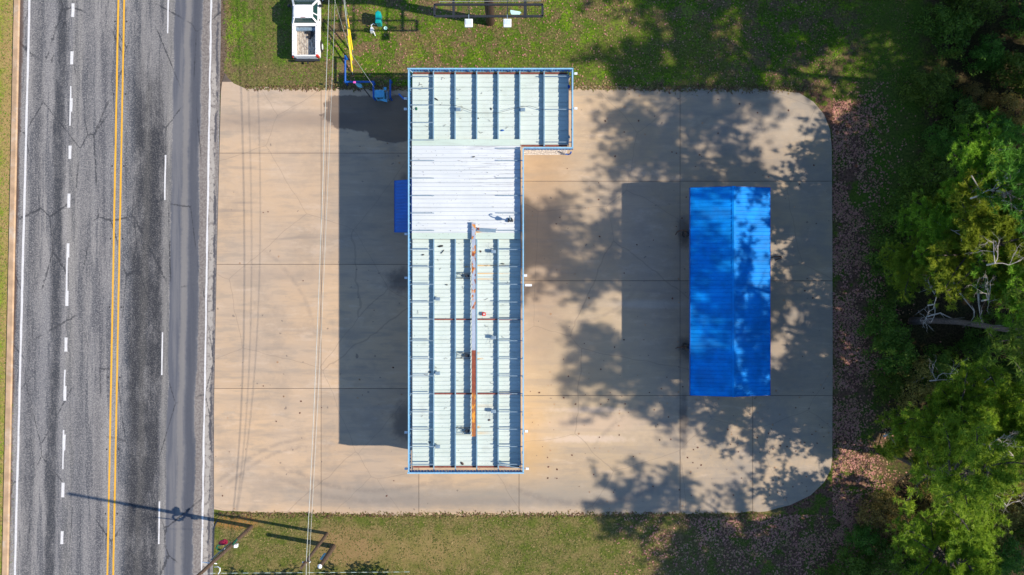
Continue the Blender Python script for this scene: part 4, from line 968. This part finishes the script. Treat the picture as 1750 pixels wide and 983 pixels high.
for gx0, gy0, ys0, lab in ((603, 90, 30, 'yellow guarded guy wire, rightmost of three'), (602.3, 108.5, 54, 'yellow guarded guy wire, middle of three'), (602.6, 127.5, 67, 'yellow guarded guy wire, longest, ending nearest the blue rail')):
    a = P(gx0, gy0, .05); top = Vector((c4.x, c4.y, {30: 8.2, 54: 7.6, 67: 7.0}[ys0]))
    e = empty('guy_wire', a, lab, 'guy wire', 'three guy wires with yellow guards')
    b = MB(); b.tube([a, top], .016, 6); b.build('wire', wire, e)
    L_ = (top - a).length; dd = (top - a).normalized(); s0 = .25; s1 = {30: 2.9, 54: 2.7, 67: 2.95}[ys0]
    b = MB(); b.tube([a + dd * s0, a + dd * s1], .055, 8); b.build('guard', yellow, e)
b = MB(); xs = [P(330, 980, 6), P(520, 979, 5.7), P(700, 977.5, 6)]; pts = spl(xs[0], xs[1], xs[2], 40)
for i in range(40):
    b.cm = i % 2; b.tube([pts[i], pts[i + 1]], .014 if i % 2 else .007, 5)
tag(b.build('wrapped_cable', [wire, wcable], loc=pts[0]), 'pale dashed looking cable spanning the bottom lawn left to right', 'cable')

# ------------------------------------------------------------------ vegetation
def np_mesh(name, V, k, mats, mi=None):
    """V: (n*k, 3) vertices, each k consecutive ones a face"""
    me = bpy.data.meshes.new(name); n = len(V) // k
    me.vertices.add(len(V)); me.vertices.foreach_set('co', V.astype(np.float32).ravel())
    me.loops.add(len(V)); me.loops.foreach_set('vertex_index', np.arange(len(V), dtype=np.int32))
    me.polygons.add(n); me.polygons.foreach_set('loop_start', np.arange(0, len(V), k, dtype=np.int32))
    for m in mats: me.materials.append(m)
    if mi is not None: me.polygons.foreach_set('material_index', mi.astype(np.int32))
    me.update(calc_edges=True); return me
def rnd_dirs(r, n):
    v = r.normal(size=(n, 3)); return v / np.linalg.norm(v, axis=1)[:, None]
def needles(r, cen, rad, per, w_=.028):
    """tufts of thin needle blades round every centre"""
    n = len(cen) * per; c = np.repeat(cen, per, 0); rr = np.repeat(rad, per)
    d = rnd_dirs(r, n); d[:, 2] = d[:, 2] * .7 + .15
    L = rr * r.uniform(.6, 1.25, n); s = np.cross(d, rnd_dirs(r, n)); s /= np.linalg.norm(s, axis=1)[:, None] + 1e-6
    s *= (w_ * r.uniform(.6, 1.4, n))[:, None]
    b0 = c + d * (L * .1)[:, None]
    V = np.stack([b0 - s, b0 + s, c + d * L[:, None]], 1).reshape(-1, 3); return V
def leaves(r, cen, rad, per, size):
    n = len(cen) * per; c = np.repeat(cen, per, 0) + rnd_dirs(r, n) * (np.repeat(rad, per) * r.uniform(.2, 1, n) ** .6)[:, None]
    nr = rnd_dirs(r, n); nr[:, 2] = np.abs(nr[:, 2]) + .4; nr /= np.linalg.norm(nr, axis=1)[:, None]
    a = np.cross(nr, rnd_dirs(r, n)); a /= np.linalg.norm(a, axis=1)[:, None]; b = np.cross(nr, a)
    s = size * r.uniform(.6, 1.4, n)[:, None]
    return np.stack([c - a * s, c - b * s * .55, c + a * s, c + b * s * .55], 1).reshape(-1, 3)
def pine_mesh(seed, h, cb, rmax, nb, lean=(0, 0), per=22, tr=.26, tuft=.42, dens=1.0):
    r = np.random.RandomState(seed); trb = MB()
    def axis(z):
        t = z / h; return np.array((lean[0] * t * t + .25 * math.sin(z * .4 + seed), lean[1] * t * t + .25 * math.cos(z * .33 + seed) - .25 * math.cos(seed), z)) - np.array((.25 * math.sin(seed), 0, 0))
    zs = np.linspace(0, h, 10); trb.tube([tuple(axis(z)) for z in zs], [max(.03, tr * (1 - .88 * z / h)) * (1.25 if z == 0 else 1) for z in zs], 10)
    cen = []; rad = []
    for i in range(nb):
        t = (i + r.rand()) / nb; z = cb + (h - cb) * t; az = r.uniform(0, 2 * math.pi)
        prof = math.sin(math.pi * min(1, .22 + .78 * t) ** 1.1) ** .7 if t < .95 else .35
        L = rmax * max(.25, prof) * r.uniform(.55, 1.1)
        p = axis(z); d = np.array((math.cos(az), math.sin(az), .25 + .35 * t)); pts = [p]; m = 6
        for k in range(m):
            d = d + r.normal(0, .16, 3); d[2] = d[2] * .8 + .05; d /= np.linalg.norm(d); p = p + d * L / m; pts.append(p)
            if k >= 1:
                for q in range(int(3 * dens) + 1):
                    sd = np.cross(d, (0, 0, 1)) * r.choice((-1, 1)) * r.uniform(.25, 1.0) + d * r.uniform(0, .6) + (0, 0, r.uniform(-.1, .35))
                    tl = L * .32 * r.uniform(.3, 1); e = p + sd * tl
                    cen.append(e); rad.append(tuft * r.uniform(.7, 1.25))
                    if q % 2: cen.append(p + sd * tl * .55); rad.append(tuft * .8)
                    if q == 0: trb.tube([tuple(p), tuple(p + sd * tl * .6), tuple(e)], [.02, .015, .008], 4, False)
        cen.append(p); rad.append(tuft)
        trb.tube([tuple(x) for x in pts], [.07 * (1 - k / 7.5) * (L / rmax + .3) + .012 for k in range(len(pts))], 5)
    # bare dead limbs below the crown
    for i in range(7):
        z = cb * r.uniform(.45, 1.0); az = r.uniform(0, 2 * math.pi); p = axis(z); d = np.array((math.cos(az), math.sin(az), .1)); pts = [p]
        for k in range(4): d = d + r.normal(0, .25, 3); d /= np.linalg.norm(d); p = p + d * r.uniform(.3, .7); pts.append(p)
        trb.tube([tuple(x) for x in pts], [.045, .035, .025, .018, .008], 5)
    cen = np.array(cen); rad = np.array(rad)
    return trb, needles(r, cen, rad, per), cen
def make_pine(name, px, py, h, cb, rmax, seed, label, nb=46, lean=(0, 0), per=20, leafmat=None, grp='pine trees at the edge of the wood', tuft=.42, dens=1.0):
    tb_, V, _ = pine_mesh(seed, h, cb, rmax, nb, lean, per, tuft=tuft, dens=dens)
    c = P(px, py); e = empty(name, (c.x, c.y, 0), label, 'tree', grp)
    me = bpy.data.meshes.new('trunk'); me.from_pydata(tb_.v, [], tb_.f); me.materials.append(bark); me.update(); link('trunk', me, e)
    link('crown', np_mesh('crown', V, 3, [leafmat or needle]), e); return e
def clone(src, px, py, label, rz=0, scl=1.0, grp=None):
    o = copy_tree(src); c = P(px, py); o.location = (c.x, c.y, 0); o.rotation_euler.z = rz; o.scale = (scl, scl, scl); o['label'] = label
    if grp: o['group'] = grp
    return o
T1 = make_pine('pine_tree', 1592, 379, 19.5, 12.0, 5.6, 3, 'tall pine whose trunk shadow crosses the top right corner of the blue canopy', 56, (0, 2.6), 26, tuft=.40, dens=1.8)
T2 = make_pine('pine_tree', 1558, 549, 25, 15.5, 6.0, 5, 'tallest pine, its bare grey trunk leaning outward right of the canopy', 50, (0, 1.0), 26, tuft=.42, dens=1.8)
T3 = make_pine('pine_tree', 1530, 775, 13.5, 6.0, 4.6, 8, 'crooked pine right of the lower right corner of the lot', 44, (-1.0, 1.5), 24, needle2, tuft=.42, dens=1.3)
T4 = clone(T2, 1590, 945, 'pine in the bottom right, throwing its shadow along the lower edge of the lot', 2.1, .80)
T5 = clone(T1, 1745, 640, 'pine behind the dark hollow at the right edge', 1.2, 1.0)
T6 = clone(T2, 1650, 712, 'tall slim pine standing in the bright green crown at the right', 4.0, 1.02)
T7 = clone(T1, 1775, 165, 'pine at the right edge near the top corner, shading the lawn', 2.6, 1.25)
T10 = clone(T1, 1790, 90, 'second pine at the right edge, nearest the top corner', .4, 1.2)
T11 = clone(T1, 1530, -30, 'tall pine just beyond the top edge, shading the upper lawn', 3.6, 1.0)
T12 = clone(T3, 1400, -60, 'short pine beyond the top edge above the right end of the lawn', 2.0, 1.1)
M1 = make_pine('pine_tree', 1590, 428, 9.5, 3.2, 4.9, 12, 'low spreading pine with soft green needles beside the leaf strip, upper right', 66, (0, .6), 34, needle2, tuft=.31, dens=2.4)
M2 = clone(M1, 1700, 350, 'middle sized green pine reaching the right edge in the upper half', 2.2, 1.1)
M8 = clone(M1, 1556, 404, 'small green pine at the leaf strip, beside the pine trunk in the upper right', .5, .72)
M9 = clone(M1, 1622, 318, 'small dark green pine standing above the upper right green crowns', 2.9, .8)
M10 = clone(M1, 1520, 455, 'lowest green pine at the leaf strip, just above the dark hollow', 3.7, .5)
M3 = clone(M1, 1680, 470, 'middle sized green pine at the right edge level with the canopy middle', 4.1, 1.05)
# bright broad crown, lower right
def broadleaf(name, px, py, h, rad, seed, label, m, nl=170, per=70, size=.11, grp=None, squash=.55):
    r = np.random.RandomState(seed); tb_ = MB(); c = P(px, py); e = empty(name, (c.x, c.y, 0), label, 'tree' if h > 4 else 'shrub', grp)
    cen = []
    tb_.tube([(0, 0, 0), (.1, .05, h * .35), (0, .1, h * .6)], [.06 * h / 3, .045 * h / 3, .03 * h / 3], 8)
    for i in range(nl):
        d = rnd_dirs(r, 1)[0]; d[2] = abs(d[2]) * .9 - .15; q = r.uniform(.55, 1.05) * (1 + .25 * math.sin(3 * math.atan2(d[1], d[0]) + seed))
        p = np.array((d[0] * rad * q, d[1] * rad * q, h * (1 - squash) + d[2] * h * squash * q)); p[2] = max(p[2], .15); cen.append(p)
        if i % 6 == 0: tb_.tube([(0, .1, h * .3), tuple(p * .5 + np.array((0, 0, h * .15))), tuple(p)], [.02 * h / 3, .014 * h / 3, .008], 5)
    cen = np.array(cen); V = leaves(r, cen, np.full(len(cen), rad * .16 + .12), per, size)
    me = bpy.data.meshes.new('trunk'); me.from_pydata(tb_.v, [], tb_.f); me.materials.append(bark); me.update(); link('trunk', me, e)
    link('crown', np_mesh('crown', V, 4, [m]), e); return e
M4 = clone(M1, 1560, 716, 'bright green spreading pine at the lower right, left part of the large crown', .9, .92)
M5 = clone(M1, 1640, 690, 'bright green spreading pine at the lower right, touching the right edge', 3.3, .95)
M6 = make_pine('pine_tree', 1532, 738, 6.2, 1.5, 3.0, 21, 'small bright green pine nearest the right edge of the lot', 34, (0, .3), 22, needle2, tuft=.42, dens=1.2)
M7 = clone(M1, 1548, 902, 'green pine over the leaf litter below the lower right corner of the lot', 5.0, .85)
B1 = broadleaf('shade_tree', 545, 1052, 6, 3.4, 31, 'round leafy tree beyond the bottom edge near the road, seen by its shadow', shrubm, 120, 60, .14)
B2 = clone(B1, 700, 1058, 'round leafy tree beyond the bottom edge at the middle, seen by its shadow', 1.3, 1.0)
# shrubs of the undergrowth
SH = [broadleaf('shrub', 1620, 900, 2.2, 1.7, 41, 'dark shrub', shrubm, 90, 46, .075, 'shrubs in the wood', .7),
      broadleaf('shrub', 1680, 880, 2.0, 1.9, 42, 'tan shrub', shruby, 80, 46, .07, 'shrubs in the wood', .7),
      broadleaf('shrub', 1580, 160, 2.6, 1.8, 43, 'dark shrub', shrubm, 90, 46, .085, 'shrubs in the wood', .7)]
SH[0]['label'] = 'dark green shrub in the bottom right near the fallen leaves'
SH[1]['label'] = 'tan leaved shrub at the lower right edge below the bright pine'
SH[2]['label'] = 'dark green shrub in the shaded top right corner'
spots = [(0, 1500, 960), (0, 1560, 975), (0, 1470, 915), (1, 1590, 860), (1, 1640, 850), (0, 1700, 940), (1, 1720, 845), (0, 1740, 900), (0, 1650, 975), (1, 1540, 885), (1, 1500, 870), (1, 1610, 905), (1, 1670, 915), (1, 1735, 870), (1, 1570, 925), (0, 1620, 940), (0, 1440, 975), (1, 1700, 870),
         (2, 1610, 60), (2, 1680, 100), (2, 1740, 30), (2, 1600, 250), (2, 1580, 310), (1, 1660, 175), (1, 1720, 200), (2, 1690, 230), (2, 1630, 200), (2, 1740, 130),
         (0, 1510, 440), (0, 1530, 500), (0, 1520, 610), (2, 1590, 630), (2, 1650, 600), (2, 1700, 560), (0, 1500, 560), (2, 1720, 640), (0, 1530, 370), (0, 1510, 660), (1, 1560, 650), (2, 1640, 20)]
def where(px, py):
    v = 'top right corner' if py < 260 else 'upper right' if py < 420 else 'dark hollow at the right' if py < 680 else 'bottom right'
    return v
used_l = {}
for i, (k, px, py) in enumerate(spots):
    v = where(px, py); side = 'near the leaf strip' if px < 1545 else 'in the middle of the undergrowth' if px < 1640 else 'towards the right edge'
    s_ = random.uniform(.7, 1.25)
    lab = '%s %s, %s, %s' % ({0: 'dark green', 1: 'tan leaved', 2: 'deep green'}[k], 'shrub', v, side)
    clone(SH[k], px, py, lab, random.uniform(0, 6.2), s_, 'shrubs: ' + lab)
groups_ = {}
for o in list(C.objects):
    if o.get('category') == 'shrub' and str(o.get('group', '')).startswith('shrubs'): groups_.setdefault(o['label'], []).append(o)
for lab, os_ in groups_.items():
    if len(os_) > 1:
        os_.sort(key=lambda o: -o.location.y)
        nm = ['topmost', 'second from the top', 'third from the top', 'fourth from the top', 'fifth from the top', 'sixth from the top']
        for i, o in enumerate(os_): o['label'] = lab + ', ' + ('lowest' if i == len(os_) - 1 else nm[min(i, 5)])
    for o in os_: o['group'] = 'shrubs in the wood'
# pines beyond the right edge that shade the wood
far = []
rr = random.Random(5)
srcs = (T1, T3, T2)
for i, (px, py, h) in enumerate(((1800, 60, 16), (1850, 230, 14), (1960, 130, 16), (1900, -60, 17), (1760, -80, 15), (1980, 300, 18), (2060, 640, 20), (1930, 560, 17), (1870, 610, 14), (2000, 960, 17), (1880, 1010, 14),
                                 (1800, 1040, 13), (1830, 10, 20), (1700, -70, 20), (1640, 1035, 18), (1770, 1045, 21), (2100, 400, 20), (1560, -120, 18), (2150, 60, 20), (1440, -90, 12), (2020, 740, 16), (1480, 1075, 9), (1380, 1085, 9))):
    src = T1; c_ = clone(src, px, py, 'pine standing beyond the %s edge of the picture' % ('right' if px > 1750 else 'top' if py < 0 else 'bottom right'), rr.uniform(0, 6.2), h / 18.5, 'pines beyond the edge'); far.append(c_)
# fallen branches
def dead(pts, r, lab):
    b = MB(); P3 = [P(*q) for q in pts]; b.tube(P3, [r * (1 - .75 * i / (len(P3) - 1)) for i in range(len(P3))], 6)
    rr2 = random.Random(len(lab))
    for k in range(5):
        i = rr2.randrange(1, len(P3)); a = P3[i]; d = Vector((rr2.uniform(-1, 1), rr2.uniform(-1, 1), rr2.uniform(0, .5))) * .8; b.tube([a, a + d * .5, a + d + Vector((rr2.uniform(-.3, .3), 0, 0))], [r * .4, r * .25, r * .1], 5)
    tag(b.build('dead_branch', deadwood, loc=P3[0]), lab, 'branch')
dead(((1600, 420, 4), (1620, 465, 4), (1640, 500, 5), (1665, 532, 5.5)), .12, 'long grey dead limb slanting over the dark hollow')
dead(((1577, 461, 4), (1586, 478, 4), (1590, 492, 4), (1597, 503, 4)), .06, 'pale bare curved twig above the leaning trunk')
dead(((1585, 541, 3), (1607, 535, 3.5), (1628, 545, 4), (1680, 556, 5), (1722, 556, 5)), .06, 'long pale thin branch lying along the leaning trunk')
dead(((1592, 375, 6), (1612, 387, 6.5), (1630, 395, 6.8), (1645, 404, 7)), .055, 'bare grey branch in the upper green pine')
dead(((1672, 500, 6), (1673, 520, 6), (1675, 540, 6)), .09, 'short upright grey snag right of the dead limb')
dead(((1705, 750, 9), (1718, 765, 9), (1731, 778, 9)), .09, 'pale bare branch stub in the bright green crown')
dead(((1510, 746, 3), (1518, 742, 3.2), (1528, 739, 3.4)), .10, 'short white branch end at the left of the bright crown')
dead(((1660, 300, 8), (1672, 320, 8), (1674, 345, 8), (1678, 360, 8)), .045, 'thin bare twig forked above the upper pine')
dead(((1680, 655, 1), (1700, 640, 1), (1730, 655, 1.3)), .05, 'brown brush twigs in the dark hollow')
dead(((1560, 655, 1), (1590, 640, 1.2), (1620, 650, 1)), .05, 'heap of brown brush twigs left in the dark hollow')

def bare(px, py, z, seed, lab, span=2.2):
    rr3 = random.Random(seed); b = MB(); base = P(px, py, z)
    def grow(p, d, L, r, dep):
        pts = [p]; q = p
        for k in range(4):
            d = (d + Vector((rr3.gauss(0, .34), rr3.gauss(0, .34), rr3.gauss(0, .12)))).normalized(); q = q + d * L / 4; pts.append(q)
        b.tube(pts, [r * (1 - .15 * k) for k in range(5)], 5)
        if dep < 3:
            for k in range(2 + (dep > 0)): grow(pts[2 + k % 3], (d + Vector((rr3.gauss(0, .7), rr3.gauss(0, .7), rr3.gauss(0, .3)))).normalized(), L * .6, r * .55, dep + 1)
    for k in range(3):
        a = rr3.uniform(0, 6.28); grow(base, Vector((math.cos(a), math.sin(a), .25)), span * rr3.uniform(.6, 1), .034, 0)
    b.tube([base, base - Vector((.2, .1, .5))], [.05, .06], 6)
    tag(b.build('bare_branches', deadwood, loc=base), lab, 'branches')
bare(1672, 335, 10.5, 1, 'pale bare twigs standing out of the upper green pine')
bare(1735, 300, 11.5, 2, 'pale bare twigs at the right edge above the upper green pine')
bare(1700, 450, 10.5, 3, 'pale bare twigs in the green crown just above the dark hollow', 1.8)
bare(1690, 512, 8, 4, 'grey bare brush standing over the leaning trunk', 1.5)
bare(1597, 520, 5, 5, 'thin pale bare branches left of the leaning trunk', 1.6)
bare(1690, 760, 11, 6, 'bare branches in the lower bright green crown', 1.4)
bare(1600, 650, 2.5, 7, 'brown grey bare brush above the lower bright crown', 1.8)
bare(1720, 865, 6, 8, 'bare twigs among the tan shrubs at the lower right edge', 1.5)

# grass blades, fallen leaves: nobody could count them
def scatter(name, n, sampler, size, mats, w, quad, lab, cat, flat=.3):
    r = np.random.RandomState(len(name) * 7 + n % 97); pts = np.array([sampler(r) for _ in range(n)])
    X = (pts[:, 0] - 875) / S; Yw = (491.5 - pts[:, 1]) / S; Z = pts[:, 2]; a = r.uniform(0, 2 * np.pi, n); s = size * r.uniform(.5, 1.5, n)
    d = np.stack([np.cos(a), np.sin(a), r.uniform(.0, flat, n)], 1) * s[:, None]; q = np.stack([-np.sin(a), np.cos(a), r.uniform(-.2, .2, n)], 1) * (s * w)[:, None]
    c = np.stack([X, Yw, Z], 1); c[:, 2] += np.abs(q[:, 2])
    if quad: V = np.stack([c - d * .5 + [0, 0, 0], c - q, c + d * .5, c + q], 1); V[:, :, 2] = np.maximum(V[:, :, 2], Z[:, None] + .004)
    else: V = np.stack([c - q, c + q, c + d], 1)
    V = V.reshape(-1, 3); mi = r.choice(len(mats), n, p=None)
    if quad is False: mi = np.where(r.rand(n) < .0, 0, mi)
    o = link(name, np_mesh(name, V, 4 if quad else 3, mats, mi)); tag(o, lab, cat, kind='stuff'); return o
from mathutils import noise as mno
def clump(x, y, s_=46, o=0): return mno.noise(Vector((x / s_, y / s_, o))) + .5 * mno.noise(Vector((x / s_ * 2.7, y / s_ * 2.7, o + 5)))
def in_lot(x, y): return 366 < x < 1422 and 150 < y < 880
def s_top(r):
    while 1:
        x, y = r.uniform(382, 1560), r.uniform(-15, 152)
        if (x > 392 or y < 125) and clump(x, y, 30, 3) > r.uniform(-.5, .2): return (x, y, .0)
def s_bot(r):
    while 1:
        x, y = r.uniform(372, 1500), r.uniform(880, 1000)
        if clump(x, y, 30, 3) > r.uniform(-.5, .2): return (x, y, .0)
def s_left(r): return (r.uniform(-25, 24), r.uniform(-20, 1000), .0)
scatter('lawn_grass', 26000, s_top, .11, [grassm[0], grassm[1], grassm[1], grassm[2]], .28, False, 'patchy green and brown grass of the upper lawn', 'grass', .5)
scatter('lawn_grass', 18000, s_bot, .11, [grassm[1], grassm[2], grassm[1]], .28, False, 'dry olive grass of the lower lawn', 'grass', .5)
scatter('verge_grass', 9000, s_left, .10, [grassm[0], grassm[2], grassm[2]], .28, False, 'yellowish grass on the far side of the road', 'grass', .5)
def s_leaf(r):
    while 1:
        if r.rand() < .55: x = 1422 + abs(r.normal(0, 48)); y = r.uniform(140, 900)
        else: x = r.uniform(1050, 1600); y = 880 + abs(r.normal(0, 60)); x = x if r.rand() < (x - 1000) / 420 else 1423 + r.rand() * 120
        cl = clump(x, y)
        if cl < r.uniform(-.45, .25): continue
        if x < 1423 and y < 879: continue
        return (x, y, .012)
scatter('fallen_leaves', 24000, s_leaf, .15, [leafm[0], leafm[0], leafm[1], leafm[2]], .36, True, 'pinkish brown fallen leaves along the right and lower edge of the lot', 'leaves', .3)
def s_lotleaf(r):
    while 1:
        x = r.uniform(900, 1418) if r.rand() < .85 else r.uniform(380, 690); y = r.uniform(160, 872)
        if x > 1380 and (y < 200 or y > 830): continue
        if 690 < x < 905 or r.rand() > .35 + .65 * (y > 640): continue
        return (x, y, .064)
scatter('fallen_leaves', 300, s_lotleaf, .13, [leafm[2], leafm[1], leafm[2]], .4, True, 'single brown leaves scattered over the concrete', 'leaves', .2)
def s_edge(r):
    t = r.rand()
    if t < .5: return (r.uniform(420, 1310), 151 - r.normal(0, 1.6), .055)
    if t < .9: return (r.uniform(372, 1300), 879.5 + r.normal(0, 2.2), .055)
    return (r.uniform(1100, 1400), 153 + r.normal(0, 3), .055)
scatter('edge_grass', 5500, s_edge, .16, [grassm[1], grassm[2], leafm[2]], .3, False, 'ragged grass creeping over the edges of the concrete', 'grass', .4)
def s_lawnleaf(r): return (r.uniform(560, 1420), r.uniform(0, 148), .03)
scatter('fallen_leaves', 1500, s_lawnleaf, .12, [leafm[1], leafm[0]], .4, True, 'pale leaves dotted over the upper lawn', 'leaves', .2)
